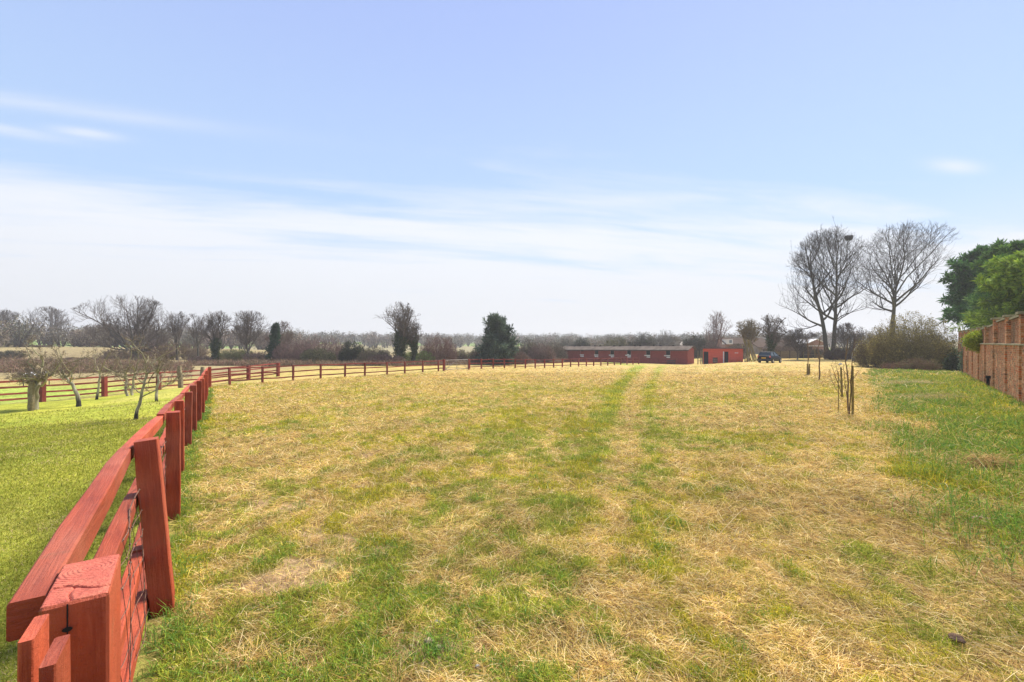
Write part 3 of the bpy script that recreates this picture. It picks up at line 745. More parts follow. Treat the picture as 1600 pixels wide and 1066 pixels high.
        if i < len(ps)-1:
            s2 = ps[i+1]; zz = min(zt, tz[i+1]) if i != 5 else tz[i+1]; b = MB(); zl = min(z0, lh(s2)+.06)
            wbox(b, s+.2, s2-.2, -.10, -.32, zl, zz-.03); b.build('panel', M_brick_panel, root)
            c = MB(); wbox(c, s+.26, s2-.26, -.04, -.38, zz-.028, zz+.045); c.build('coping', M_cope, root)
    # drain outlet
    sd = ((14.8*146/(1549-1448))-14.8)/dz; g0 = gz1(*W(sd, 0, 0)[:2])
    o = MB(); o.tube([W(sd, .09, g0-.05), W(sd, .09, g0+.42), W(sd, .085, g0+.5), W(sd+.02, -.05, g0+.54)], .06, 10); o.tube([W(sd, .09, g0+.44), W(sd, .09, g0+.58)], .085, 10)
    o.build('drain_pipe', M_dark, root)
wall()

# ------------------------------------------------------------------ stable
def clad(name, c, c2, rows=True):
    m, t, p = material(name, .7, .2)
    uv = t.new('ShaderNodeUVMap').outputs[0]; ux, uy, _ = t.sep(uv)
    n = t.noise(t.comb(ux, t.m('MULTIPLY', uy, 6), 0), 1.3, 5, .6); n2 = t.noise(t.comb(t.m('MULTIPLY', ux, 3), t.m('MULTIPLY', uy, .6), 5), 1, 4, .6)
    col = t.mix(t.rng(n, .3, .7), c, c2); col = t.mix(t.rng(n2, .52, .75, 0, .5), col, tuple(q*.6 for q in c2))
    lap = t.m('FRACT', t.m('MULTIPLY', uy if rows else ux, 1/.15))
    col = t.mix(t.rng(lap, 0, .12, .45, 0), col, tuple(q*.35 for q in c2))
    t.put(p.inputs['Base Color'], col); bump(t, p, lap, .03, .6); return m
M_clad = clad('stable_cladding', (.31,.058,.044), (.21,.038,.03))
M_gable = clad('gable_cladding', (.34,.075,.055), (.26,.052,.04))
M_shed = clad('shed_boards', (.66,.11,.06), (.56,.085,.05), False)
M_roof = plain('felt_roof', (.30,.255,.21), (.21,.18,.15), 1.3, bm=.02)
def corr():
    m, t, p = material('corrugated_sheet', 1, 0)
    uv = t.new('ShaderNodeUVMap').outputs[0]; ux, uy, _ = t.sep(uv)
    n = t.noise(t.comb(ux, t.m('MULTIPLY', uy, .4), 0), 1.1, 5, .65); wv = t.m('SINE', t.m('MULTIPLY', ux, 40))
    col = t.mix(t.rng(n, .35, .65), (.19,.155,.125), (.11,.09,.07)); col = t.mix(t.rng(wv, -1, 1, .25, 0), col, (.12,.10,.08))
    t.put(p.inputs['Base Color'], col); bump(t, p, wv, .03, .7); return m
M_corr = corr()
def frame_of(o, u, v): o = np.array(o, float); return lambda a, b, c: o+np.array(u)*a+np.array(v)*b+np.array((0, 0, c))
def obox(mb, Fm, a0, a1, b0, b1, c0, c1):
    """box in a local frame with metre UVs"""
    P = {(i, j, k): Fm((a0, a1)[i], (b0, b1)[j], (c0, c1)[k]) for i in (0, 1) for j in (0, 1) for k in (0, 1)}
    for f, uu in ((((0,0,0),(1,0,0),(1,0,1),(0,0,1)), (a0,a1,c0,c1)), (((1,1,0),(0,1,0),(0,1,1),(1,1,1)), (a1,a0,c0,c1)), (((0,1,0),(0,0,0),(0,0,1),(0,1,1)), (b1,b0,c0,c1)),
                  (((1,0,0),(1,1,0),(1,1,1),(1,0,1)), (b0,b1,c0,c1)), (((0,0,1),(1,0,1),(1,1,1),(0,1,1)), (a0,a1,b0,b1)), (((0,1,0),(1,1,0),(1,0,0),(0,0,0)), (a0,a1,b1,b0))):
        mb.add([P[q] for q in f], [(0, 1, 2, 3)], U=[(uu[0], uu[2]), (uu[1], uu[2]), (uu[1], uu[3]), (uu[0], uu[3])])
    return mb
def stable():
    A = np.array((10.6, 98.)); B = np.array((31.6, 82.)); L = np.linalg.norm(B-A); u = (B-A)/L; v = np.array((-u[1], u[0]))
    root = thing('stable', 'long low dark red stable with brown sheet roof and seven white windows', 'stable')
    ze = EYE-.16; zr = ze+.62; g = EYE-2.95; dp = 4.2
    Fm = frame_of((A[0], A[1], 0), (u[0], u[1], 0), (v[0], v[1], 0))
    ws = []
    for px in (878.5, 909, 931.5, 956, 982, 1012, 1043):   # where each opening stands along the front
        r_ = (px-CX)/F; s = (r_*A[1]-A[0])/(u[0]-r_*u[1]); ws.append(s+.1)
    w = MB(); wh = 1.25; zt = ze-.18; zb_ = zt-1.15
    xs = [0]
    for s in ws: xs += [s-.42, s+.42]
    xs.append(L)
    for k in range(0, len(xs), 2): obox(w, Fm, max(0, xs[k]), xs[k+1], 0, .12, g-.1, ze)
    for s in ws: obox(w, Fm, s-.42, s+.42, 0, .12, g-.1, zb_); obox(w, Fm, s-.42, s+.42, 0, .12, zt, ze)
    obox(w, Fm, 0, L, dp-.12, dp, g-.1, ze); obox(w, Fm, 0, .12, .12, dp-.12, g-.1, ze)
    w.build('wall', M_clad, root)
    gm = MB(); gm.add([Fm(L, 0, g-.1), Fm(L, dp, g-.1), Fm(L, dp, ze), Fm(L, dp/2, zr-.03), Fm(L, 0, ze)], [(0, 1, 2, 4)], [(4, 2, 3)], U=[(0, g), (dp, g), (dp, ze), (dp/2, zr), (0, ze)])
    obox(gm, Fm, L-.12, L-.01, .12, dp-.12, g-.1, ze); gm.build('gable_wall', M_gable, root)
    gl = MB(); gl.add([Fm(0, 0, ze), Fm(0, dp, ze), Fm(0, dp/2, zr-.03)], Tr=[(0, 2, 1)]); gl.build('gable', M_clad, root)
    rf = MB(); ov = .75; dz_ = (zr-ze)/(dp/2)
    zf = ze-ov*dz_*.6+.09
    nS = 26
    for k in range(nS):        # sheets, each a little out of line with its neighbour
        a0, a1 = -.5+(L+1.0)*k/nS, -.5+(L+1.0)*(k+1)/nS; j = rs.normal(0, .012)
        V = [Fm(a0, -ov, zf+j), Fm(a1, -ov, zf+j), Fm(a1, dp/2, zr+.1), Fm(a0, dp/2, zr+.1), Fm(a0, -ov, zf+j-.06), Fm(a1, -ov, zf+j-.06), Fm(a1, dp/2, zr+.03), Fm(a0, dp/2, zr+.03)]
        rf.add(V, [(0, 1, 2, 3), (4, 7, 6, 5), (0, 4, 5, 1), (1, 5, 6, 2), (0, 3, 7, 4)], U=[(a0, 0), (a1, 0), (a1, 3), (a0, 3)]*2)
    V = [Fm(-.5, dp+.4, ze-.05), Fm(L+.5, dp+.4, ze-.05), Fm(L+.5, dp/2, zr+.1), Fm(-.5, dp/2, zr+.1)]
    rf.add(V, [(3, 2, 1, 0)], U=[(0, 0), (L, 0), (L, 3), (0, 3)])
    obox(rf, Fm, -.5, L+.5, dp/2-.12, dp/2+.12, zr+.07, zr+.13)
    rfo = rf.build('roof', M_corr, root)
    vs = [(877+k) for k in ()]
    for s in np.r_[2.2, 3.6, 7.0, 8.3, 11.4, 12.7, 15.8, 16.9, 19.6, 20.9, 23.3]:
        b = MB(); obox(b, Fm, s-.18, s+.18, dp/2-.35, dp/2+.1, zr+.06, zr+.22); b.build('ridge_vent', M_dark, rfo)
    fc = MB(); obox(fc, Fm, -.45, L+.45, -.03-ov, -ov+.02-.02, zf-.2, zf-.065); fc.build('fascia', plain('dark_fascia', (.05,.04,.035), None, 4), root)
    for i, s in enumerate(ws):
        wn = MB(); obox(wn, Fm, s-.42, s+.42, .10, .16, zb_, zt)
        wo = wn.build('window', M_dark, root)
        f = MB()
        for a in (s-.45, s+.39): obox(f, Fm, a, a+.06, -.03, .09, zb_-.02, zt)
        f.build('frame', plain('frame_%s' % 'paint', (.42,.22,.18), (.3,.14,.12), 5) if i == 0 else bpy.data.materials['frame_paint'], wo)
        h = MB(); obox(h, Fm, s-.52-.18*(i > 2), s+.40, -.10, -.035, zb_+.10, zb_+.30); obox(h, Fm, s-.34+.1*(i > 2), s+.42, -.16, -.105, zb_-.22, zb_+.02)
        h.build('flap', M_white, wo)
    for s in (5.2, 9.3, 13.2, 17.2, 21.0):
        f = MB(); obox(f, Fm, s-.5, s+.5, -.035, -.004, g, ze-.35); f.build('stable_door', M_clad, root)
    sg = MB(); s = (.255*A[1]-A[0])/(u[0]-.255*u[1]); c = Fm(s, -.03, ze-1.05)
    an = np.linspace(0, 2*np.pi, 17)[:-1]; sg.poly([c+np.array((u[0], u[1], 0))*.19*math.cos(a)+np.array((0, 0, .19*math.sin(a))) for a in an], .02, (v[0], v[1], 0))
    sg.build('disc', M_white, root)
    # yard rails in front of the stable
    yr = thing('yard_fence', 'thin red rail fence standing close before the stable front', 'fence')
    for k in range(13):
        s = 4+k*1.75; q = Fm(s, -1.6, 0); z0 = gz1(q[0], q[1])
        MB().beam((q[0], q[1], z0-.1), (q[0], q[1], z0+1.15), .1, .1, side=(u[0], u[1], 0), ch=.01, seed=k).build('post', M_red_far, yr)
    for h in (.45, 1.05):
        a = Fm(4, -1.67, 0); b = Fm(25.2, -1.67, 0)
        MB().beam((a[0], a[1], gz1(a[0], a[1])+h), (b[0], b[1], gz1(b[0], b[1])+h), .04, .1, ch=.005).build('rail', M_red_far, yr)
    sr = thing('yard_fence', 'short red rails reaching out beyond the far end of the stable', 'fence')
    for a, px in enumerate((857, 866, 874)):
        Z = 97; q = gpt(px, Z); MB().beam(q, (q[0], q[1], q[2]+1.5), .09, .09, side=(1, 0, 0), ch=.01).build('post', M_red_far, sr)
    for h in (.7, 1.42):
        a, b = gpt(856.5, 96.93), gpt(876, 96.93); MB().beam((a[0], a[1], a[2]+h), (b[0], b[1], b[2]+h), .04, .1, ch=.005).build('rail', M_red_far, sr)
    # dark feed trough before the right end
    tr = MB(); obox(tr, Fm, L-3.4, L-1.9, -1.2, -.6, g+.35, g+.85); 
    for a in (L-3.3, L-2.0):
        obox(tr, Fm, a-.04, a+.04, -1.1, -1.02, g-.05, g+.35); obox(tr, Fm, a-.04, a+.04, -.78, -.7, g-.05, g+.35)
    tag(tr.build('feed_trough', plain('trough_wood', (.09,.06,.05), None, 4)), 'low dark wooden trough beside the right end of the stable front', 'trough')
stable()

# ------------------------------------------------------------------ red shed
def shed():
    Z = 77; x0 = (1098.5-CX)/F*Z; g = hz(568, Z)-.02; zt = hz(544.5, Z)-.06; ph = R(27); cp, sp_ = math.cos(ph), math.sin(ph)
    s = lambda px: (((px-CX)/F)*Z-x0)/(cp+(px-CX)/F*sp_)
    L = s(1161)
    root = thing('shed', 'bright red flat-roofed shed with two open dark doorways', 'shed')
    Fm = frame_of((x0, Z, 0), (cp, -sp_, 0), (sp_, cp, 0)); dp = 3.0
    d1 = (s(1099.2), s(1106.8)); d2 = (s(1132), s(1138)); dh = g+2.02
    w = MB()
    for a, b in ((0, d1[0]), (d1[1], d2[0]), (d2[1], L)): obox(w, Fm, a, b, 0, .1, g-.2, zt)
    for a, b in (d1, d2): obox(w, Fm, a, b, 0, .1, dh, zt)
    obox(w, Fm, 0, .1, .1, dp, g-.2, zt-.2); obox(w, Fm, L-.1, L, .1, dp, g-.2, zt-.2); obox(w, Fm, .1, L-.1, dp-.1, dp, g-.2, zt-.2)
    w.build('wall', M_shed, root)
    r_ = MB()
    V = [Fm(a, b, c) for a, b, c in ((-.25, -.35, zt+.03), (L+.25, -.35, zt+.03), (L+.25, dp+.2, zt-.15), (-.25, dp+.2, zt-.15))]
    r_.poly(V, .12, (0, 0, 1)); r_.build('roof', plain('dark_felt', (.085,.07,.06), (.15,.13,.11), 3, bm=.02), root)
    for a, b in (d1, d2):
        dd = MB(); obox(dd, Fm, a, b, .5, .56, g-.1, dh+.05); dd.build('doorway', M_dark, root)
    pp = MB(); obox(pp, Fm, d2[0]-.22, d2[0]-.06, -.06, -.005, g-.05, dh+.02); pp.build('door_post', M_white, root)
    p2 = MB(); obox(p2, Fm, -.15, -.02, -.05, .06, g-.05, dh+.3); p2.build('corner_post', M_old, root)
    v_ = MB(); obox(v_, Fm, s(1148), s(1153.5), -.03, -.005, g+1.78, g+1.86); v_.build('vent', M_white, root)
    for k, q in enumerate(((1090.5, 'weathered timber post standing between stable and red shed'), (1095, 'pale timber post standing hard against the shed corner'))):
        a = gpt(q[0], 77.5); tag(MB().beam(a, (a[0]+.02, a[1], a[2]+2.3), .12, .12, ch=.02).build('timber_post', M_old), q[1], 'post')
    # barrel, lidded, before the shed
    bx_ = (1117.5-CX)/F*74.6; bz = hz(567.3, 74.6); bt = thing('barrel', 'dark lidded barrel standing before the red shed wall', 'barrel', loc=(bx_, 74.6, bz))
    b = MB(); b.cyl((0, 0, 0), .33, .25, 18, .38, False); b.cyl((0, 0, .25), .38, .25, 18, .38, False); b.cyl((0, 0, .5), .38, .3, 18, .33, True); b.build('barrel_body', plain('barrel_rust', (.12,.055,.04), (.05,.04,.04), 3), bt)
    b = MB(); b.cyl((0, 0, .8), .42, .07, 18); b.build('lid', M_dark, bt)
    b = MB(); b.cyl((0, 0, .24), .395, .04, 18, cap=False); b.cyl((0, 0, .52), .395, .04, 18, cap=False); b.build('hoop', M_galv, bt)
    # low red slatted pens
    cr = thing('pallet_pen', 'low red slatted pen in front of the right half of the shed', 'pen')
    zz = hz(568.8, 73.4); Fp = frame_of(((1139-CX)/F*73.4, 73.4, zz), (cp, -sp_, 0), (sp_, cp, 0)); W_ = 2.0
    for k in range(3):
        b = MB(); obox(b, Fp, 0, W_*.62 if k < 2 else W_, 0, .03, .03+k*.24, .17+k*.24); b.build('slat', M_red, cr)
    for a in (0, W_*.3, W_*.6, W_-.08):
        b = MB(); obox(b, Fp, a, a+.08, .035, .1, 0, .70); b.build('post', M_red, cr)
    b = MB(); obox(b, Fp, W_*.64, W_, .5, .53, .05, .45); obox(b, Fp, 0, W_, .9, .93, .3, .62); b.build('back_slat', M_red_far, cr)
shed()
# poles stacked in a leaning heap beside the shed
def poles():
    Z = 73; rg = np.random.default_rng(2)
    root = thing('pole_stack', 'stack of long weathered poles leaning between shed and car', 'timber stack')
    top = np.array(((1164-CX)/F*75, 75., hz(531, 75)))
    for k in range(15):
        bx_ = 1162+24*((k+.5)/15)**.9+rg.normal(0, .5); zf = 72+rg.uniform(0, 5)
        b = gpt(bx_, zf); tt = top+(rg.normal(0, .35)+k*.05-.1, rg.normal(0, .5), rg.normal(0, .25)-.5*(k < 4)-.4*rg.random())
        MB().beam(b, tt, .10+.05*rg.random(), .10, ch=.03, side=(0, 1, 0), seed=k).build('pole', M_stake if k % 3 else M_old, root)
    a = gpt(1161.5, 72.5); MB().beam((a[0]+.1, a[1], a[2]+1.6), gpt(1174, 72), .12, .1, ch=.02, side=(0, 1, 0)).build('pole', M_old, root)
poles()
print('buildings done')
# ------------------------------------------------------------------ bare trees
def grow(rg, starts, dirs, lens, r0, r1, n, wob, trop, env=None):
    """grow B branches at once. starts B x 3, dirs B x 3 -> paths B x n x 3, radii B x n"""
    B = len(starts); P = np.empty((B, n, 3)); P[:, 0] = starts; d = norm(dirs); st = (lens/(n-1))[:, None]
    for k in range(1, n):
        d = norm(d+rg.normal(0, wob, (B, 3))+np.array((0, 0, trop))); P[:, k] = P[:, k-1]+d*st
    if env is not None:            # keep inside an egg-shaped crown
        c, rad = env
        q = (P-c)/rad; f = np.linalg.norm(q, axis=2); mx = f.max(1)
        f0 = f[:, 0]; over = mx > 1
        k = np.where(over, np.clip((1.0-f0)/np.maximum(mx-f0, 1e-3), .18, 1), 1)*np.where(over, rg.uniform(.8, 1.12, B), 1)
        P = P[:, :1]+(P-P[:, :1])*k[:, None, None]
    t = np.linspace(0, 1, n)[None]
    return P, r0[:, None]*(1-t)+r1[:, None]*t
def exitlen(S, Dn, env):
    c, rad = env; Dn = norm(Dn); p = (S-c)/rad; d = Dn/rad
    A = (d*d).sum(1); B = (p*d).sum(1); Cc = (p*p).sum(1)-1
    return (-B+np.sqrt(np.maximum(B*B-A*Cc, 0)))/A
def kids(rg, P, Rr, m, t0, t1, amin, amax, lmin, lmax, up=0.0, rfac=.6, out=None, taper=.55):
    """m children on each branch: starts, dirs, lens, radii"""
    B, n, _ = P.shape
    L = np.linalg.norm(np.diff(P, axis=1), axis=2).sum(1)
    t = (np.arange(m)[None]+rg.random((B, m)))/m*(t1-t0)+t0
    f = t*(n-1); i = np.minimum(f.astype(int), n-2); fr = (f-i)[..., None]
    bi = np.arange(B)[:, None]
    S = P[bi, i]*(1-fr)+P[bi, i+1]*fr; Tn = norm(P[bi, i+1]-P[bi, i]); r = Rr[bi, i]*(1-fr[..., 0])+Rr[bi, i+1]*fr[..., 0]
    rv = norm(rg.normal(0, 1, (B, m, 3))+np.array((0, 0, up)))
    pr = norm(rv-(rv*Tn).sum(-1, keepdims=True)*Tn)
    a = np.radians(rg.uniform(amin, amax, (B, m)))[..., None]
    Dn = Tn*np.cos(a)+pr*np.sin(a)
    ln = L[:, None]*rg.uniform(lmin, lmax, (B, m))*(1-taper*t)
    return S.reshape(-1, 3), Dn.reshape(-1, 3), ln.ravel(), (r*rfac).ravel()
def bare_tree(name, px, Z, top, crown, label, seed, fork=.22, trunk_r=None, stems=6, m=(9, 8, 6), spread=(18, 55), bark=(.115,.10,.08), twig=(.13,.105,.085),
              group=None, low=.30, lean=0, twin=False, ivy=0, wob=.16, twr=.012, xyz=None, envy=None, trop=.07, cat='tree', stemlen=1.0, final=True, bare_lo=.25, leader=None):
    """crown: (left px, right px) of the crown at its widest"""
    rg = np.random.default_rng(seed)
    b = np.array(gpt(px, Z)) if xyz is None else np.array(xyz, float)
    H = hz(top, Z)-b[2]; wl = (px-crown[0])/F*Z; wr = (crown[1]-px)/F*Z
    root = thing(name, label, cat, group, loc=tuple(b))
    tr = trunk_r or H*.022
    cx = (wr-wl)/2; rx = (wl+wr)/2
    zc = H*(low+(1-low)*.50); rz_ = H-zc
    env = (np.array((cx, 0, zc)), np.array((rx, rx*.95, rz_)))
    fh = H*fork; n = 6
    nst = 2 if twin else 1
    Pt, Rt = [], []
    for k in range(nst):
        o = (k-.5)*tr*2.0 if twin else 0
        tl = H*leader*(1, .93)[k] if leader else fh; n = 14 if leader else 6
        P, Q = grow(rg, np.array([[o, 0, -.15]]), np.array([[lean+.10*(k-.5)*(twin), 0, 1.]]), np.array([tl+.15]), np.array([tr*(.72 if twin else 1)]), np.array([tr*(.12 if leader else .56 if twin else .72)]), n, .05 if leader else .025, .1)
        Q[:, 0] *= 1.35; Pt.append(P); Rt.append(Q)
    Pt = np.concatenate(Pt); Rt = np.concatenate(Rt)
    # main limbs spring from the fork
    ns = stems*nst; az0 = rg.uniform(0, 6.28); ang = az0+np.arange(ns)*2.399
    el = np.radians(rg.uniform(spread[0], spread[1], ns)); el[0] = np.radians(6)
    if ns > 3: el[1] = np.radians(14)
    lr = np.full(ns, tr*.56)*rg.uniform(.7, 1, ns)
    if leader:
        tt = np.linspace(fork/leader, .97, ns)**1.0; j = tt*(n-1); ji = np.minimum(j.astype(int), n-2); fr = (j-ji)[:, None]; kk = np.arange(ns) % nst
        S = Pt[kk, ji]*(1-fr)+Pt[kk, ji+1]*fr; q_ = (tt-tt[0])/(tt[-1]-tt[0])
        el = np.radians(spread[1]*(1-q_)+spread[0]*q_+rg.normal(0, 6, ns)); lr = (Rt[kk, ji]*.72)
    else: S = np.concatenate([Pt[k % nst, -1-(k//nst > stems*.55)][None] for k in range(ns)])
    Dn = np.c_[np.sin(el)*np.cos(ang)*1.0, np.sin(el)*np.sin(ang)*.9, np.cos(el)]
    ln = exitlen(S, Dn*(1, 1, .9), env)*rg.uniform(.66, 1.06, ns)
    P1, R1 = grow(rg, S, Dn, ln, lr, np.full(ns, .02+twr), 9, wob*.55, trop*.6, None)
    LV = [(P1, R1, 6)]
    cur = (P1, R1)
    for k, mm in enumerate(m):
        last = k == len(m)-1
        s, d, l_, r_ = kids(rg, *cur, mm, (bare_lo, .12, .08)[min(k, 2)], 1.0, 22, (58, 60, 62)[min(k, 2)], (.30, .28, .26)[min(k, 2)], (.62, .6, .55)[min(k, 2)], up=(.9, .6, .3)[min(k, 2)], rfac=.62, taper=(.55, .5, .4)[min(k, 2)])
        cap = H*(.42, .20, .10)[min(k, 2)]
        l_ = np.minimum(cap*rg.uniform(.45, 1.15, len(l_)), exitlen(s, d, env)*rg.uniform(.35, 1.15, len(l_))+.035*H*rg.random(len(l_)))
        r_ = np.maximum(np.minimum(r_, l_*.022+twr*.6), twr*1.1)
        nn = (6, 5, 4)[min(k, 2)]
        P, Q = grow(rg, s, d, np.maximum(l_, H*.02), r_, np.full(len(r_), twr*(.55 if last else .9)), nn, wob, trop*(1, 1.5, 2.0)[min(k, 2)], None)
        LV.append((P, Q, (4, 3, 3)[min(k, 2)])); cur = (P, Q)
    def bld(nm, lst, c, par):
        Vs, Qs, Cs, o = [], [], [], 0
        for P, Q, k in lst:
            V, F_ = tubes(P, Q, k); Vs.append(V); Qs.append(F_+o); o += len(V)
            cc = np.array(c)*rg.uniform(.75, 1.25, (len(P), 1)); Cs.append(np.repeat(cc, P.shape[1]*k, 0))
        return mesh_np(nm, np.concatenate(Vs), [np.concatenate(Qs)], M_twig, par, cols=np.concatenate(Cs), smooth=True)
    bld('trunk', [(Pt, Rt, 9), (P1[:, :6], R1[:, :6], 6)], bark, root)
    bld('crown', [(P1[:, 5:], R1[:, 5:], 5)]+LV[1:], twig, root)
    if ivy:
        # ivy leaves wrapped about the trunk and the lower limbs
        Pp = np.concatenate([Pt.reshape(-1, 3)]*3+[P1[:, :int(2+ivy*6)].reshape(-1, 3)]); 
        i0 = rg.integers(0, len(P1), 2600); j0 = rg.random(2600)*(1+ivy*6); a = j0.astype(int); f = (j0-a)[:, None]
        c1 = P1[i0, a]*(1-f)+P1[i0, np.minimum(a+1, 8)]*f
        j1 = rg.random(1800)*(n-1); a = j1.astype(int); f = (j1-a)[:, None]; c2 = Pt[0, a]*(1-f)+Pt[0, np.minimum(a+1, n-1)]*f
        cen = np.r_[c1, c2]; cen = cen+rg.normal(0, 1, cen.shape)*tr*np.r_[.30+.45*(1-j0/8), np.full(1800, .7)][:, None]
        leaves('ivy', cen, H*.016, np.array([(.06,.085,.03), (.10,.12,.05), (.045,.065,.025)]), rg, root, 2)
    return root
def leaves(name, cen, size, pal, rg, parent, per=3, spread=1.0, flat=0.0, aspect=1.6, bright=None):
    n = len(cen)*per; c = np.repeat(cen, per, 0)+rg.normal(0, size*spread, (n, 3))*(1, 1, 1-flat)
    nr = norm(rg.normal(0, 1, (n, 3))*(1, 1, 1+flat*2)); rf = norm(rg.normal(0, 1, (n, 3)))
    a = norm(np.cross(nr, rf)); b = np.cross(nr, a)
    s = size*rg.uniform(.5, 1.2, (n, 1))
    V = np.stack([c-a*s*aspect*.5, c+b*s*.45, c+a*s*aspect*.5, c-b*s*.45], 1).reshape(-1, 3)
    cl = pick(pal, rg, n)*rg.uniform(.7, 1.3, (n, 1))
    if bright is not None: cl = cl*np.repeat(bright, per)[:, None]
    return mesh_np(name, V, [np.arange(n*4).reshape(-1, 4)], M_leaf, parent, cols=np.repeat(cl, 4, 0))

GREY = (.115,.105,.09)
bg_ = 'bare trees along the far left boundary'
bare_tree('bare_tree', 2, 125, 484, (-45, 38), 'hazy grey bare tree cut off by the left picture edge', 11, stems=7, m=(8, 6, 4), twr=.022, group=bg_, low=.1)
bare_tree('bare_tree', 78, 140, 480, (22, 128), 'hazy bare oak with low domed crown behind the far left scrub', 12, stems=7, fork=.16, spread=(25, 75), m=(9, 6, 5), twr=.024, group=bg_, low=.05, wob=.22, trunk_r=.55)
bare_tree('bare_tree', 214, 82, 462, (128, 272), 'broad round bare tree with branches sweeping down to the lawn fence', 13, stems=15, fork=.12, spread=(12, 80), m=(9, 6, 5), twr=.015, group=bg_, low=-.05, trunk_r=.42, bark=(.14,.13,.10))
bare_tree('bare_tree', 277, 86, 487, (252, 298), 'slim upright bare tree just right of the broad round one', 14, stems=5, fork=.35, spread=(10, 40), m=(7, 6, 4), twr=.016, group=bg_)
bare_tree('bare_tree', 310, 84, 489, (290, 332), 'thin bare tree left of the ivy-trunked one', 15, stems=5, fork=.30, spread=(10, 40), m=(7, 6, 4), twr=.016, group=bg_, bark=(.12,.11,.08))
bare_tree('bare_tree', 336, 78, 487, (312, 366), 'bare tree whose trunk is wrapped in dark ivy, by the fence corner', 16, stems=6, fork=.32, spread=(12, 45), m=(8, 6, 4), twr=.015, group=bg_, ivy=.15, trunk_r=.36)
bare_tree('bare_tree', 388, 80, 486, (340, 432), 'wide bare oak with twisting limbs behind the back fence', 17, stems=8, fork=.22, spread=(20, 66), m=(9, 6, 5), twr=.016, group=bg_, low=.1, wob=.24)
bare_tree('bare_tree', 436, 84, 502, (418, 462), 'low bare tree spreading behind the small dark conifer', 18, stems=6, fork=.25, spread=(20, 60), m=(8, 6, 4), twr=.016, group=bg_, bark=(.15,.11,.08), twig=(.16,.11,.08))
bare_tree('bare_tree', 158, 118, 505, (126, 190), 'hazy bare tree half hidden behind the broad round tree', 51, stems=6, fork=.2, m=(8, 6, 4), twr=.02, group=bg_, low=.1)
bare_tree('ivy_tree', 625, 74, 472, (573, 658), 'large pollard tree clothed in ivy, rising above the hedge', 19, stems=8, fork=.26, spread=(14, 52), m=(7, 6, 4), twr=.018, ivy=.55, trunk_r=.55, group='ivy-clad trees in the hedge', low=.18, wob=.2)
bare_tree('ivy_tree', 646, 73, 503, (636, 664), 'narrow ivy-clad tree leaning right beside the larger ivy tree', 20, stems=5, fork=.35, spread=(8, 34), m=(8, 7, 4), twr=.016, ivy=.7, trunk_r=.3, group='ivy-clad trees in the hedge', lean=.12)
bg2 = 'bare trees behind the sheds'
bare_tree('bare_tree', 1117, 96, 486, (1093, 1143), 'open bare tree with rising limbs above the red shed', 21, stems=8, fork=.22, spread=(12, 55), m=(6, 4, 3), twr=.02, group=bg2, bark=(.17,.11,.085), twig=(.18,.12,.095))
bare_tree('bare_tree', 1168, 82, 497, (1148, 1190), 'scrubby olive-brown tree behind the leaning poles', 22, stems=7, fork=.3, spread=(18, 65), m=(8, 7, 5), twr=.02, group=bg2, bark=(.17,.14,.07), twig=(.19,.15,.07), wob=.3)
bare_tree('bare_tree', 1203, 72, 491, (1184, 1224), 'dark crooked tree standing right behind the parked car', 23, stems=7, fork=.42, spread=(12, 50), m=(7, 6, 4), twr=.02, group=bg2, trunk_r=.3, wob=.28, lean=.12, ivy=.3)
bare_tree('bare_tree', 1246, 76, 513, (1216, 1272), 'low arching bare tree between the car and the tall tree', 24, stems=8, fork=.25, spread=(25, 75), m=(9, 7, 4), twr=.018, group=bg2, wob=.3)
bg3 = 'tall bare trees on the right boundary'
bare_tree('tall_tree', 1297, 78, 362, (1230, 1362), 'tall bare tree with twin trunk and a nest in its top', 31, stems=13, fork=.26, leader=.90, twin=True, spread=(14, 72), m=(7, 5, 3), twr=.0135, group=bg3, trunk_r=.52, low=.04, wob=.20, bark=(.085,.078,.055), twig=(.05,.042,.034), bare_lo=.15, trop=.09)
bare_tree('tall_tree', 1399, 72, 352, (1336, 1506), 'tall bare tree with wide fan crown above the big bush', 35, stems=15, fork=.36, leader=.62, spread=(10, 66), m=(7, 5, 3), twr=.0135, group=bg3, trunk_r=.50, low=.26, wob=.18, bark=(.075,.068,.052), twig=(.048,.04,.032), bare_lo=.15, trop=.07)
bare_tree('bare_tree', 1322, 70, 505, (1300, 1352), 'small bare tree leaning right at the foot of the tall twin-trunked tree', 33, stems=7, fork=.2, spread=(15, 60), m=(8, 7, 4), twr=.016, group=bg3, lean=.2)
def nest():
    rg = np.random.default_rng(6); Z = 77; c = np.array(((1326-CX)/F*Z, Z, hz(371, Z)))
    n = 420; a = rg.uniform(0, 6.28, n); e = rg.uniform(-1, .5, n)
    s = c+np.c_[np.cos(a)*.5*np.sqrt(1-e**2*.85), np.sin(a)*.45*np.sqrt(1-e**2*.85), e*.42]+rg.normal(0, .06, (n, 3)); d = norm(np.c_[-np.sin(a), np.cos(a), rg.normal(0, .35, n)])
    P = np.stack([s-d*.3, s, s+d*.3-np.c_[np.cos(a), np.sin(a), a*0]*.12], 1); V, Q = tubes(P, np.full((n, 3), .022), 3)
    tag(mesh_np('bird_nest', V, [Q], M_twig, cols=np.tile((.06,.045,.035), (len(V), 1))), 'dark round nest of sticks high in the tall twin-trunked tree', 'nest')
nest()
print('trees done')

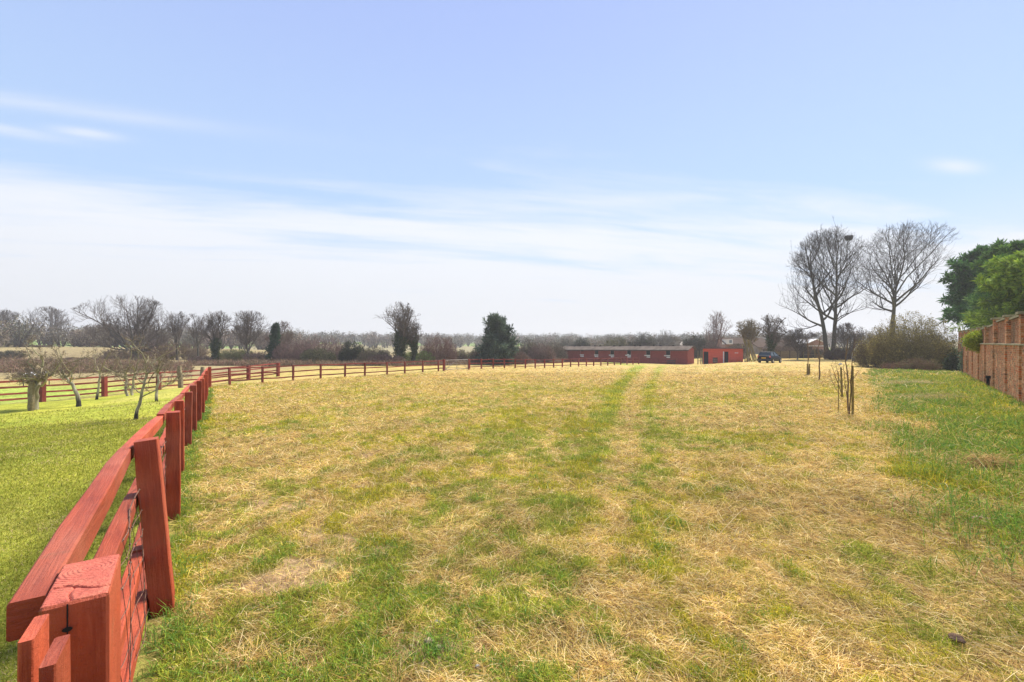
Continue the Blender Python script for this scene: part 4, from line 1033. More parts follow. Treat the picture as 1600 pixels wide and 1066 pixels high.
# ------------------------------------------------------------------ bushes and hedges
def bush(name, px, Z, top, half, label, seed, col=(.16,.11,.085), leaf=None, nl=0, n0=70, m=(8, 6), tr=.012, fan=1.0, group=None, cat='bush', depth_=.8, lsize=.16, sink=0, xyz=None, up=.10):
    rg = np.random.default_rng(seed); b = np.array(gpt(px, Z)) if xyz is None else np.array(xyz)
    H = hz(top, Z)-b[2]; rx = half/F*Z; root = thing(name, label, cat, group, loc=tuple(b))
    a = rg.uniform(0, 6.28, n0); q = np.sqrt(rg.random(n0))
    S = np.c_[np.cos(a)*q*rx*.62, np.sin(a)*q*rx*depth_*.62, np.full(n0, -.1)]
    Dn = np.c_[S[:, 0]/rx*1.5*fan+rg.normal(0, .2, n0), S[:, 1]/rx*1.2+rg.normal(0, .2, n0), np.full(n0, 1.)]
    env = (np.array((0, 0, H*.30)), np.array((rx, rx*depth_, H*.70)))
    P, Q = grow(rg, S, Dn, exitlen(S+(0, 0, .15), Dn, env)*rg.uniform(.6, 1.1, n0), np.full(n0, tr*2.2), np.full(n0, tr), 6, .13, .05, env)
    L = [(P, Q, 3)]; cur = (P, Q)
    for k, mm in enumerate(m):
        s, d, l_, r_ = kids(rg, *cur, mm, .08, 1, 20, 70, .25, .5, up=.7, rfac=.75, taper=.4)
        l_ = np.minimum(H*(.38, .2)[min(k, 1)]*rg.uniform(.4, 1.1, len(l_)), exitlen(s, d, env)*rg.uniform(.4, 1.1, len(l_))+.08*H*rg.random(len(l_)))
        P, Q = grow(rg, s, d, np.maximum(l_, H*.05), np.maximum(r_, tr*.8), np.full(len(r_), tr*.5), 4, .2, up, env); L.append((P, Q, 3)); cur = (P, Q)
    Vs, Qs, Cs, o = [], [], [], 0
    for P, Q, k in L:
        V, F_ = tubes(P, Q, k); Vs.append(V); Qs.append(F_+o); o += len(V); Cs.append(np.repeat(np.array(col)*rg.uniform(.6, 1.35, (len(P), 1)), P.shape[1]*k, 0))
    mesh_np('stems', np.concatenate(Vs), [np.concatenate(Qs)], M_twig, root, cols=np.concatenate(Cs))
    if nl:
        tip = cur[0][rg.integers(0, len(cur[0]), nl), -1-rg.integers(0, 3, nl)]
        leaves('foliage', tip, lsize, np.array(leaf), rg, root, 3)
    return root
PUR = (.23,.145,.12); BRN = (.21,.155,.11); OLI = (.20,.18,.085); DKG = [(.05,.065,.035), (.075,.09,.045), (.04,.05,.03)]
BRL = [(.13,.095,.06), (.17,.12,.07), (.11,.10,.05)]
hg = 'bushes of the boundary hedge'
for i, (px, Z, top, half, c, nl, lf_, lb) in enumerate([
    (8, 118, 512, 42, BRN, 900, BRL, 'grey-brown scrub mass at the far left edge'),
    (52, 112, 540, 40, PUR, 700, BRL, 'low purple-brown scrub below the domed oak'),
    (12, 82, 548, 30, BRN, 900, DKG, 'dark scrub nearest the left edge above the lawn fence'),
    (100, 150, 543, 46, BRN, 700, DKG, 'distant dark scrub under the domed oak'),
    (150, 130, 532, 46, PUR, 500, BRL, 'brown thicket between the domed oak and the broad tree'),
    (132, 84, 558, 38, PUR, 300, BRL, 'low russet brambles left of the broad round tree'),
    (185, 88, 545, 34, BRN, 400, BRL, 'thicket at the foot of the broad round tree'),
    (243, 90, 530, 34, PUR, 500, BRL, 'thicket right of the broad round tree'),
    (290, 92, 532, 36, BRN, 500, BRL, 'thicket below the slim upright trees'),
    (368, 84, 545, 34, OLI, 700, [(.14,.17,.06), (.20,.24,.09)], 'olive-green scrub below the wide oak'),
    (318, 78, 556, 30, PUR, 300, BRL, 'low russet brambles beside the ivy trunk'),
    (410, 80, 548, 36, PUR, 500, DKG, 'dark-based scrub under the low tree by the conifer'),
    (460, 78, 530, 34, PUR, 400, BRL, 'purplish twiggy hedge bush right of the small conifer'),
    (505, 76, 523, 44, PUR, 300, BRL, 'large dome of reddish bare stems in the hedge'),
    (496, 73, 543, 30, OLI, 900, DKG, 'green-based scrub in front of the reddish dome'),
    (551, 74, 530, 22, (.08,.07,.05), 2600, DKG, 'dark evergreen bush between the reddish dome and the ivy tree'),
    (585, 73, 540, 28, BRN, 700, [(.13,.13,.05), (.2,.2,.08)], 'olive-brown bush left below the large ivy tree'),
    (602, 70, 553, 34, PUR, 500, BRL, 'low russet brambles below the large ivy tree'),
    (685, 74, 519, 31, PUR, 500, [(.20,.13,.10), (.15,.13,.06)], 'rounded reddish bush right of the ivy trees'),
    (640, 80, 549, 20, OLI, 700, [(.26,.34,.10), (.18,.26,.08)], 'pale green shrub seen between the two ivy-clad trunks'),
    (664, 72, 548, 16, OLI, 900, [(.22,.30,.08), (.16,.24,.06)], 'small light green shrub at the foot of the narrow ivy tree'),
    (722, 80, 545, 26, BRN, 500, [(.2,.24,.08), (.15,.14,.07)], 'low bush with greenish tint left of the dark evergreen'),
    (752, 76, 540, 20, BRN, 900, DKG, 'brown shrub against the left flank of the dark evergreen'),
    (808, 77, 548, 24, PUR, 700, BRL, 'pinkish brown shrub against the right flank of the dark evergreen'),
    (822, 88, 527, 24, BRN, 1100, DKG, 'dark twiggy bush between the dark evergreen and the stable'),
    (846, 86, 536, 24, PUR, 900, BRL, 'rusty hedge bush left of the stable end'),
    (868, 95, 534, 20, BRN, 1000, DKG, 'dark bush touching the stable left end'),
    (908, 118, 522, 16, (.07,.06,.05), 1500, DKG, 'small dark bush behind the left half of the stable roof'),
    (885, 125, 527, 24, (.19,.18,.14), 300, BRL, 'pale grey bush behind the left end of the stable roof'),
    (962, 118, 525, 22, OLI, 900, [(.13,.11,.05), (.09,.09,.04)], 'olive-brown bush behind the middle of the stable roof'),
    (1002, 112, 518, 24, (.10,.08,.06), 1500, DKG, 'dark spreading bush behind the stable roof right of centre'),
    (1038, 120, 515, 28, (.18,.17,.14), 500, BRL, 'pale bare thicket behind the right part of the stable roof'),
    (1086, 104, 521, 22, (.10,.075,.055), 1500, DKG, 'dark brown bush in the gap between stable and red shed'),
    (1112, 94, 532, 18, PUR, 900, DKG, 'dark green and pink scrub just above the red shed roof'),
    (1150, 90, 537, 20, BRN, 900, DKG, 'dark scrub below the dormer window'),
    (1225, 84, 540, 34, BRN, 500, BRL, 'brown scrub behind the parked car'),
    (1270, 88, 545, 34, (.08,.065,.05), 900, DKG, 'dark scrub behind the open carport'),
    (1312, 74, 540, 24, (.12,.08,.065), 900, BRL, 'dark brown scrub round the foot of the twin-trunked tree'),
    (1346, 78, 538, 22, PUR, 500, BRL, 'brown scrub beside the pale arched tunnel'),
    (1500, 60, 545, 26, BRN, 900, DKG, 'dim scrub behind the far end of the brick wall'),
    ]):
    bush('bush', px, Z, top, half, lb, 100+i, col=c, leaf=lf_, nl=int(nl*1.6), n0=90, m=(8, 6), tr=.015 if Z < 100 else .022, group=hg, lsize=.11 if Z < 100 else .16)
# the big mossy bush and its neighbours on the right
MOS = [(.27,.23,.07), (.34,.28,.09), (.20,.17,.06)]
bush('large_bush', 1424, 47, 486, 62, 'largest olive-brown bush, standing before the right hand tall tree', 201, col=(.20,.165,.07), leaf=MOS, nl=7500, n0=130, m=(8, 6), tr=.010, lsize=.085, fan=1.1)
bush('large_bush', 1372, 50, 508, 34, 'lower olive bush leaning out left of the largest bush', 202, col=(.16,.12,.065), leaf=MOS, nl=1800, n0=80, m=(8, 6), tr=.010, lsize=.09)
bush('large_bush', 1468, 46, 515, 26, 'olive bush between the largest bush and the brick wall', 203, col=(.13,.115,.06), leaf=MOS, nl=1800, n0=80, m=(8, 6), tr=.010, lsize=.09)
bush('bramble', 1436, 41, 557, 30, 'brown bramble mound in front of the largest bush', 204, col=(.24,.15,.10), leaf=[(.2,.15,.07), (.17,.18,.06)], nl=900, n0=90, m=(7, 5), tr=.008, lsize=.06, fan=1.6)
bush('bramble', 1400, 44, 564, 24, 'low russet bramble tongue left of the bramble mound', 205, col=(.26,.15,.10), leaf=[(.2,.14,.08)], nl=400, n0=60, m=(7, 4), tr=.008, lsize=.06, fan=1.6)
bush('green_shrub', 1372, 57, 557, 14, 'small fresh green shrub at the left foot of the olive bushes', 206, col=(.08,.10,.04), leaf=[(.08,.19,.04), (.12,.24,.05)], nl=1500, n0=50, m=(6, 4), tr=.008, lsize=.12)
bush('ivy_mound', 1490, 41.5, 541, 10, 'dark evergreen ivy mound at the end of the brick wall', 207, col=(.05,.05,.03), leaf=[(.03,.055,.02), (.045,.075,.03), (.025,.04,.018)], nl=4200, n0=70, m=(7, 5), tr=.012, lsize=.10)
print('bushes done')

# ------------------------------------------------------------------ evergreens
def conifer(name, px, Z, top, half, label, seed, pal, n=14000, base=.06, droop=.25, tip=.35, leaf=.13, shape=1.0, ns=130, xyz=None, group=None, cat='tree'):
    """a trunk, whorls of sagging boughs, and sprays of small needles-and-twigs along each bough"""
    rg = np.random.default_rng(seed); b = np.array(gpt(px, Z)) if xyz is None else np.array(xyz)
    H = hz(top, Z)-b[2]; rx = half/F*Z; root = thing(name, label, cat, group, loc=tuple(b))
    P, Q = grow(rg, np.array([[0, 0, -.1]]), np.array([[0, 0, 1.]]), np.array([H*.93]), np.array([H*.025]), np.array([.03]), 8, .02, .1)
    V, F_ = tubes(P, Q, 8); mesh_np('trunk', V, [F_], M_twig, root, cols=np.tile((.12,.085,.06), (len(V), 1)), smooth=True)
    h = base+(1-base)*rg.random(ns)**.9*.98; a = rg.uniform(0, 6.28, ns)
    prof = np.clip((1-h), 0, 1)**shape*np.clip((h+.25)/.45, .4, 1)
    ln = rx*(prof*1.08+.08)*rg.uniform(.42, 1.32, ns)*(.72+.56*vn(a*1.3+seed, h*7, 9))
    S = np.c_[P[0, 0, 0]+0*h, 0*h, h*H*.97]
    Dn = np.c_[np.cos(a), np.sin(a), .15+tip*h*1.2]
    B, _ = grow(rg, S, Dn, np.maximum(ln, .3), np.full(ns, .05), np.full(ns, .02), 7, .07, -droop*.12)
    s, d, l_, r_ = kids(rg, B, _*1., 9, .2, 1, 25, 60, .2, .4, up=.1, taper=.4)
    SB, SR = grow(rg, s, d, l_, np.full(len(l_), .015), np.full(len(l_), .006), 4, .12, -droop*.1+.04)
    Vs = []; Qs = []; o = 0
    for PP, RR in ((B, np.full(B.shape[:2], .03)*np.linspace(1.5, .5, 7)[None]), (SB, SR)):
        V, F_ = tubes(PP, RR, 3); Vs.append(V); Qs.append(F_+o); o += len(V)
    mesh_np('boughs', np.concatenate(Vs), [np.concatenate(Qs)], M_twig, root, cols=np.tile((.09,.07,.045), (o, 1)))
    i = rg.integers(0, len(SB), n); t_ = rg.random(n)*3; k = np.minimum(t_.astype(int), 2); f = (t_-k)[:, None]
    c = SB[i, k]*(1-f)+SB[i, k+1]*f; d = norm(SB[i, k+1]-SB[i, k]+rg.normal(0, .25, (n, 3))*leaf*2)
    n3 = n; 
    sd = norm(np.cross(d, norm(rg.normal(0, 1, (n, 3))))); dd = norm(d+sd*rg.choice((-1, 1), (n, 1))*rg.uniform(.1, .8, (n, 1))); sd2 = norm(np.cross(dd, norm(rg.normal(0, 1, (n, 3))+(0, 0, 1.2))))
    L = leaf*rg.uniform(.6, 1.5, (n, 1)); W = L*.09
    V = np.stack([c, c+dd*L*.55+sd2*W, c+dd*L, c+dd*L*.55-sd2*W], 1).reshape(-1, 3)
    sh = np.repeat(vn(c[:, 0]*1.2+seed, c[:, 2]*1.2, 5)[:, None]*.6+.7, 4, 0)
    cl = np.repeat(pick(np.array(pal), rg, n)*rg.uniform(.75, 1.25, (n, 1)), 4, 0)*sh
    mesh_np('foliage', V, [np.arange(n*4).reshape(-1, 4)], M_leaf, root, cols=cl)
    return root
conifer('conifer', 430, 78, 506, 10, 'small narrow dark conifer in front of the low bare tree', 301, [(.035,.07,.03), (.05,.085,.04)], n=14000, leaf=.5, ns=90, shape=.9, base=.0)
conifer('evergreen_tree', 779, 74, 506, 28, 'broad rounded dark evergreen standing in the hedge', 302, [(.08,.12,.075), (.10,.14,.09), (.06,.09,.06)], n=40000, leaf=.6, ns=190, shape=.40, tip=1.3, base=.0)
LEY = [(.06,.15,.04), (.08,.19,.05), (.045,.11,.035), (.10,.22,.06)]
def behind_wall(px, Z): x_ = (px-CX)/F*Z; return (x_, Z, gz1(x_, Z))
cg = 'conifers behind the brick wall'
conifer('tall_conifer', 1538, 50, 392, 58, 'dark green conifer at the far end behind the brick wall', 303, LEY, n=85000, leaf=.55, ns=170, shape=.55, tip=.9, base=.36, droop=.5, xyz=behind_wall(1538, 50), group=cg)
conifer('tall_conifer', 1575, 41, 386, 56, 'feathery mid green conifer between the dark one and the yellow-green one', 304, [(.10,.21,.04), (.075,.17,.04), (.14,.25,.05)], n=85000, leaf=.48, ns=170, shape=.5, tip=1.0, base=.34, droop=.5, xyz=behind_wall(1575, 41), group=cg)
conifer('tall_conifer', 1612, 31, 404, 76, 'yellow-green conifer nearest the right picture edge behind the wall', 305, [(.22,.32,.04), (.28,.37,.05), (.15,.24,.035)], n=95000, leaf=.38, ns=180, shape=.5, tip=.8, base=.34, droop=.5, xyz=behind_wall(1612, 31), group=cg)
bush('wall_shrub', 1533, 37, 492, 26, 'grey-green upright shrub showing above the brick wall', 306, col=(.14,.15,.10), leaf=[(.14,.20,.12), (.19,.25,.15), (.10,.15,.08)], nl=3000, n0=90, m=(8, 5), tr=.010, lsize=.11, xyz=behind_wall(1533, 37))
rgb = np.random.default_rng(77)
def small_conifer():
    Z = 14.8*146/(1531-1448); s = (Z-14.8)/.7392; q = WL0+WD*s; c = np.array((q[0], q[1], EYE+(545-533)/F*Z))
    root = thing('golden_shrub', 'bright yellow-green shrub spilling over the wall ledge', 'shrub', loc=tuple(c))
    n = 2600; u = norm(rgb.normal(0, 1, (n, 3)))*(rgb.random((n, 1))**.4)
    cen = u*np.array((.75, .55, .52))+WD*u[:, :1]*.3
    leaves('foliage', cen, .07, np.array([(.33,.38,.03), (.42,.44,.05), (.22,.30,.03)]), rgb, root, 4)
    st = MB(); 
    for k in range(9): a = k*.7; st.tube([(0, 0, -.55), (.2*math.cos(a), .15*math.sin(a), -.1), (.5*math.cos(a), .3*math.sin(a), .2)], .015, 4)
    st.build('stems', M_old, root)
small_conifer()
print('evergreens done')

# ------------------------------------------------------------------ apple trees on the lawn
LICH = (.40,.36,.25)
def orchard(px, Z, path, kids_, label, seed, r, m=(6, 5, 3), base=None, twr=.006, sp=1.0, collar=True):
    """path: trunk points as (px, py) seen at distance Z; kids_: main boughs as pixel paths with a depth offset"""
    rg = np.random.default_rng(seed); b = np.array(gpt(px, Z)); root = thing('apple_tree', label, 'tree', 'small lichened fruit trees on the lawn', loc=tuple(b))
    def W(q, dz=0): return np.array(((q[0]-CX)/F*Z, Z+dz, hz(q[1], Z)))-b
    def path3(pts, dz0, dz1, k=9):
        pts = np.array([W(q) for q in pts]); n = len(pts)
        t = np.linspace(0, n-1, k); i = np.minimum(t.astype(int), n-2); f = (t-i)[:, None]; f = f*f*(3-2*f)*.5+f*.5
        P = pts[i]*(1-f)+pts[i+1]*f; P[:, 1] += np.linspace(dz0, dz1, k); P[1:] += rg.normal(0, r*.25, (k-1, 3)); return P
    T_ = path3(path, 0, 0, 10); T_[0, 2] = -.1
    r *= .85; rt = r*np.linspace(1.1, .55, 10); rt[0] *= 1.25
    Vs, Qs, Cs, o = [], [], [], 0
    def put(P, Q, k, c):
        nonlocal o
        V, F_ = tubes(P, Q, k); Vs.append(V); Qs.append(F_+o); o += len(V); Cs.append(np.repeat(np.array(c)*rg.uniform(.65, 1.3, (len(P), 1)), P.shape[1]*k, 0))
    V, F_ = tubes(T_[None], rt[None], 10); cc = np.array(LICH)*rg.uniform(.45, 1.25, (len(V), 1))
    if collar: cc[:20] = (.05,.045,.04)
    mesh_np('trunk', V, [F_], M_twig, root, cols=cc, smooth=True)
    Bp = [path3(k_[0], 0, k_[1], 9) for k_ in kids_]
    for _ in range(int(4*sp)):
        i = rg.integers(5, 10); a = rg.uniform(0, 6.28); s0 = T_[i]; L = rg.uniform(.7, 1.5)*min(sp, 1.1)
        P, Q = grow(rg, s0[None], np.array([[math.cos(a), math.sin(a), .55]]), np.array([L]), np.array([.02]), np.array([.01]), 9, .2, .06); Bp.append(P[0])
    Bp = np.array(Bp); Br = np.linspace(r*.45, .008, 9)[None]*rg.uniform(.75, 1, (len(Bp), 1)); put(Bp, Br, 6, (.30,.27,.16))
    cur = (Bp, Br)
    for k, mm in enumerate(m):
        s, d, l_, r_ = kids(rg, *cur, mm, .18, 1, 30, 85, .22, .5, up=.5, rfac=.55, taper=.4)
        P, Q = grow(rg, s, d, np.maximum(l_, .09), np.maximum(r_, twr), np.full(len(r_), twr*.7), 5, .26, .05); put(P, Q, (4, 3, 3)[k], ((.26,.22,.14), (.23,.19,.13), (.22,.17,.13))[k]); cur = (P, Q)
    mesh_np('branches', np.concatenate(Vs), [np.concatenate(Qs)], M_twig, root, cols=np.concatenate(Cs))
    return root
orchard(212, 15.4, [(212, 655), (217, 632), (225, 600), (229, 585)], [([(229, 585), (230, 565), (226, 552), (216, 541), (207, 528)], -.2), ([(229, 588), (236, 568), (245, 556), (258, 549), (268, 543)], .4), ([(219, 622), (235, 612), (250, 604), (264, 592), (275, 575)], .5), ([(226, 600), (212, 588), (196, 583), (182, 572)], -.5), ([(221, 615), (205, 606), (190, 600), (176, 594)], .3)], 'leaning apple tree nearest the red fence with a dark collar at its foot', 401, .062, sp=1.0)
orchard(245, 21.5, [(245, 630), (245, 612), (247, 596), (246, 580)], [([(246, 590), (236, 572), (228, 560), (215, 552)], .3), ([(246, 585), (258, 570), (272, 560), (290, 552), (300, 555)], -.5), ([(247, 596), (262, 600), (275, 592), (284, 580)], .4), ([(246, 582), (248, 566), (252, 552), (262, 540)], .2)], 'upright apple tree beside the fence bend with a black collar', 402, .075, sp=1.2)
orchard(123, 22.0, [(123, 634), (119, 612), (108, 596), (101, 587)], [([(101, 587), (95, 578), (98, 570), (110, 565), (122, 560), (134, 553)], .4), ([(110, 597), (118, 588), (112, 575), (108, 562)], -.4), ([(101, 588), (92, 575), (85, 560), (78, 545)], .3), ([(106, 594), (125, 590), (140, 585), (152, 576)], .6)], 'apple tree with a strongly bowed trunk left of centre on the lawn', 403, .10, sp=1.3)
orchard(151, 25.5, [(151, 626), (153, 608), (156, 590), (155, 580)], [([(155, 584), (148, 570), (143, 556), (142, 545)], .3), ([(155, 582), (165, 570), (172, 558), (180, 550)], -.3), ([(156, 590), (170, 586), (180, 578)], .5)], 'small spindly apple tree in front of the square red post', 404, .07, sp=1.2)
orchard(199, 26.5, [(199, 624), (197, 606), (196, 590), (194, 580)], [([(194, 582), (186, 568), (178, 556), (170, 552)], .3), ([(195, 586), (204, 572), (210, 556), (212, 540)], -.3), ([(196, 592), (182, 588), (168, 582)], .3)], 'left of two apple trees growing close together by the lawn fence', 405, .085, sp=1.0, collar=False)
orchard(206, 27.0, [(206, 624), (207, 606), (209, 590), (212, 578)], [([(212, 580), (214, 562), (211, 545), (214, 530)], .3), ([(210, 586), (222, 574), (232, 560)], .5)], 'right of two apple trees growing close together by the lawn fence', 406, .085, sp=1.0, collar=False)
# the old stump-like tree at the left
def stump():
    orchard(53, 21.0, [(53, 642), (55, 620), (59, 602), (63, 590)], [([(63, 592), (52, 580), (40, 566), (38, 552), (30, 540)], .3), ([(62, 590), (70, 572), (72, 560), (66, 548), (58, 540)], -.4), ([(62, 594), (48, 598), (30, 594), (8, 590)], .5), ([(63, 592), (80, 586), (88, 572), (92, 556), (82, 545)], .2), ([(60, 602), (76, 598), (84, 584), (96, 578)], -.5), ([(60, 600), (40, 604), (20, 606)], .8)], 'old thick-trunked apple tree with a dense twiggy head at the left', 407, .16, m=(9, 6, 4), sp=2.4, collar=False)
    q = np.array(gpt(48, 20.6)); tag(MB().beam(q-(0, 0, .1), q+(.03, 0, 1.32), .22, .20, side=(0, 1, 0), ch=.04, n=5, jit=.01, seed=5).build('support_post', M_old), 'grey-green stake standing against the old thick apple trunk', 'post')
stump()

# ------------------------------------------------------------------ saplings in the paddock
def sapling(px, py, Z, label, seed, stems, stakes, tag_=False):
    rg = np.random.default_rng(seed); x_ = (px-CX)/F*Z; b = np.array((x_, Z, gz1(x_, Z))); root = thing('sapling', label, 'sapling', loc=tuple(b))
    def W(q): return np.array(((q[0]-px)/F*Z, q[2] if len(q) > 2 else 0, (py-q[1])/F*Z))
    Vs, Qs, Cs, o = [], [], [], 0
    for pts, r, mm in stems:
        P = np.array([W(q) for q in pts]); t = np.linspace(0, len(P)-1, 10); i = np.minimum(t.astype(int), len(P)-2); f = (t-i)[:, None]
        P = P[i]*(1-f)+P[i+1]*f; P[1:] += rg.normal(0, r*.5, (9, 3)); Rr = np.linspace(r, r*.35, 10)
        L = [(P[None], Rr[None], 6)]; cur = (P[None], Rr[None])
        for k, m_ in enumerate(mm):
            s, d, l_, r_ = kids(rg, *cur, m_, .30 if k == 0 else .1, 1, 25, 60, .12, .34, up=.5, rfac=.5, taper=.5)
            PP, QQ = grow(rg, s, d, np.maximum(l_, .06), np.maximum(r_, .003), np.full(len(r_), .002*max(1, Z/14)), 5, .16, .10); L.append((PP, QQ, 3)); cur = (PP, QQ)
        for PP, QQ, k in L:
            V, F_ = tubes(PP, QQ, k); Vs.append(V); Qs.append(F_+o); o += len(V); Cs.append(np.repeat(np.array((.20,.14,.085))*rg.uniform(.7, 1.3, (len(PP), 1)), PP.shape[1]*k, 0))
    mesh_np('stems', np.concatenate(Vs), [np.concatenate(Qs)], M_twig, root, cols=np.concatenate(Cs))
    for q0, q1, r in stakes: MB().tube([W(q0)-(0, 0, .1), (W(q0)+W(q1))/2, W(q1)], [r, r*.97, r*.9], 10).build('stake', M_stake, root)
sapling(1326, 650, 12.3, 'nearest staked sapling with twin dark stems and two round stakes', 501, [([(1326, 650), (1325, 610), (1324, 580), (1321, 560), (1323, 535)], .022, (8, 4)), ([(1327, 650), (1329, 610), (1330, 575), (1334, 550), (1337, 520)], .016, (7, 3)), ([(1325, 634), (1322, 612), (1320, 596), (1317, 574)], .012, (6, 3))], [((1332.5, 648), (1332, 573), .030), ((1331, 648, .5), (1330.5, 585, .5), .012)])
sapling(1317, 618, 17.0, 'bushy reddish sapling with one stake behind the nearest sapling', 502, [([(1318, 618), (1311, 600), (1304, 580), (1299, 566)], .014, (9, 4)), ([(1318, 618), (1314, 596), (1308, 576), (1306, 562)], .012, (8, 4)), ([(1317, 618), (1306, 604), (1300, 590), (1296, 572)], .010, (8, 4))], [((1316, 618), (1314, 570), .035)])
sapling(1280, 592, 28.0, 'slim single-stemmed sapling with a spindly head, second in the row', 503, [([(1280, 592), (1280, 560), (1279, 540), (1281, 525)], .045, (9, 5)), ([(1280, 560), (1287, 548), (1293, 536)], .02, (6, 3)), ([(1280, 560), (1273, 548), (1268, 535)], .02, (6, 3))], [])
sapling(1263, 585, 33.0, 'farthest sapling in the row with a low pair of stakes', 504, [([(1263, 585), (1263, 560), (1262, 540), (1261, 528)], .035, (6, 4)), ([(1263, 562), (1266, 545), (1267, 532)], .02, (5, 3))], [((1261.3, 585), (1261.5, 567), .05), ((1264.8, 584), (1265, 567), .05)])
def plastic_tag():
    Z = 17.; c = np.array(((1310.5-CX)/F*Z, Z-.1, hz(569, Z))); b = MB(); rg = np.random.default_rng(3)
    P = [(-.06, 0, -.02), (.0, .02, -.035), (.07, 0, -.01), (.06, .03, .035), (.0, .01, .04), (-.05, .02, .02)]
    b.poly([c+np.array(q) for q in P], .01, (0, 1, .3)); tag(b.build('plastic_scrap', M_white), 'small white plastic scrap caught on the reddish sapling', 'scrap')
plastic_tag()
print('saplings done')
# ------------------------------------------------------------------ parked car
def car():
    Z = 59.; a = R(50); c0 = np.array(((1203-CX)/F*Z, Z)); zb = hz(567.3, 58.6)
    h = np.array((math.sin(a), math.cos(a))); root = thing('parked_car', 'dark blue-black hatchback seen from behind, parked right of the leaning poles', 'car', loc=(c0[0], c0[1], zb), rz=-a)
    # local: +y forward, x right
    paint, t, p = material('car_paint', .4, .12); p.inputs['Base Color'].default_value = (.008,.009,.014,1); p.inputs['Coat Weight'].default_value = .03; p.inputs['Coat Roughness'].default_value = .06
    glass, t, p = material('car_glass', .12, .45); p.inputs['Base Color'].default_value = (.03,.045,.045,1)
    trim = plain('car_trim', (.03,.03,.035), None, 5, .6); tyre = plain('tyre_rubber', (.02,.02,.02), None, 9, .8); rim = plain('wheel_rim', (.5,.5,.5), (.4,.4,.4), 5, .35, .5, metal=.7)
    ring = [  # side profile stations: y, half width low, half width high, z low, z belt
        (-1.93, .76, .70, .38, .86), (-1.86, .82, .78, .25, .93), (-1.5, .84, .80, .22, .95), (-.5, .85, .82, .2, .93), (.4, .85, .81, .2, .92), (1.0, .84, .78, .22, .88), (1.6, .82, .72, .25, .78), (1.88, .74, .62, .32, .66), (1.95, .60, .5, .38, .58)]
    V = []
    for y, wl_, wh_, zl, zh in ring:
        zm = zl+(zh-zl)*.55
        V += [(-wl_*.92, y, zl), (-wl_, y, zl+.1), (-wl_, y, zm), (-wh_, y, zh), (-wh_*.5, y, zh+.02), (wh_*.5, y, zh+.02), (wh_, y, zh), (wl_, y, zm), (wl_, y, zl+.1), (wl_*.92, y, zl)]
    n = 10; Q = [(k*n+i, k*n+(i+1) % n, (k+1)*n+(i+1) % n, (k+1)*n+i) for k in range(len(ring)-1) for i in range(n)]
    b = MB(); b.add(V, Q); b.add(V[:10], Tr=[(0, i+1, i) for i in range(1, 9)]); b.add(V[-10:], Tr=[(0, i, i+1) for i in range(1, 9)])
    body = b.build('body', paint, root, smooth=True)
    body.modifiers.new('b', 'SUBSURF').levels = 1; body.modifiers['b'].render_levels = 2
    # glasshouse: dark glass, painted roof and pillars
    lo = [(-.74, -1.78, .94), (.74, -1.78, .94), (.76, .95, .90), (-.76, .95, .90)]; hi = [(-.58, -1.42, 1.40), (.58, -1.42, 1.40), (.57, .05, 1.41), (-.57, .05, 1.41)]
    g = MB(); g.add(lo+hi, [(0, 1, 5, 4), (1, 2, 6, 5), (2, 3, 7, 6), (3, 0, 4, 7)]); g.build('windows', glass, root)
    r_ = MB(); r_.add([(-.60, -1.46, 1.395), (.60, -1.46, 1.395), (.59, .08, 1.405), (-.59, .08, 1.405), (-.52, -1.35, 1.45), (.52, -1.35, 1.45), (.51, -.05, 1.455), (-.51, -.05, 1.455)], [(0, 1, 5, 4), (1, 2, 6, 5), (2, 3, 7, 6), (3, 0, 4, 7), (4, 5, 6, 7)]); r_.build('roof', paint, root)
    for sx in (-1, 1):
        pl = MB()
        for (y0, y1, z0, z1, w_) in ((-1.80, -1.40, .93, 1.41, .10), (-.55, -.52, .92, 1.41, .05), (.98, .04, .89, 1.41, .05)):
            pl.beam((sx*.755, y0, z0), (sx*.585, y1, z1), w_, .05, side=(sx, 0, .3), ch=.005)
        pl.build('pillar', paint, root)
        l_ = MB(); l_.beam((sx*.72, -1.90, .72), (sx*.70, -1.86, .93), .16, .09, side=(0, 1, 0), ch=.02)
        lm, t, p = material('tail_lamp', .25, .5); p.inputs['Base Color'].default_value = (.55,.06,.06,1); l_.build('tail_light', lm, root)
        m_ = MB(); m_.beam((sx*.80, .62, .93), (sx*.98, .60, .96), .12, .12, ch=.02); m_.build('mirror', paint, root)
        for y in (-1.22, 1.22):
            w = MB(); an = np.linspace(0, 2*np.pi, 21)[:-1]
            P = [(sx*.84, y+.29*math.cos(q), .29+.29*math.sin(q)) for q in an]
            w.poly([(sx*.70, q[1], q[2]) for q in P], .165, (sx, 0, 0)); wo = w.build('wheel', tyre, root)
            r2 = MB(); r2.poly([(sx*.866, y+.19*math.cos(q), .29+.19*math.sin(q)) for q in an], .01, (sx, 0, 0)); r2.build('rim', rim, wo)
            for q in range(5): pass
    bp = MB(); bp.beam((-.80, -1.93, .42), (.80, -1.93, .42), .12, .2, ch=.03); bp.build('bumper', trim, root)
    np_ = MB(); np_.beam((-.26, -1.965, .66), (.26, -1.965, .66), .02, .11, ch=.003); ym, t, p = material('number_plate', .5, .3); p.inputs['Base Color'].default_value = (.75,.42,.04,1); np_.build('number_plate', ym, root)
    dl = MB()
    for y in (-.52, .62): dl.box(.853, .857, y-.008, y+.008, .35, .9)
    dl.build('door_seam', trim, root)
car()

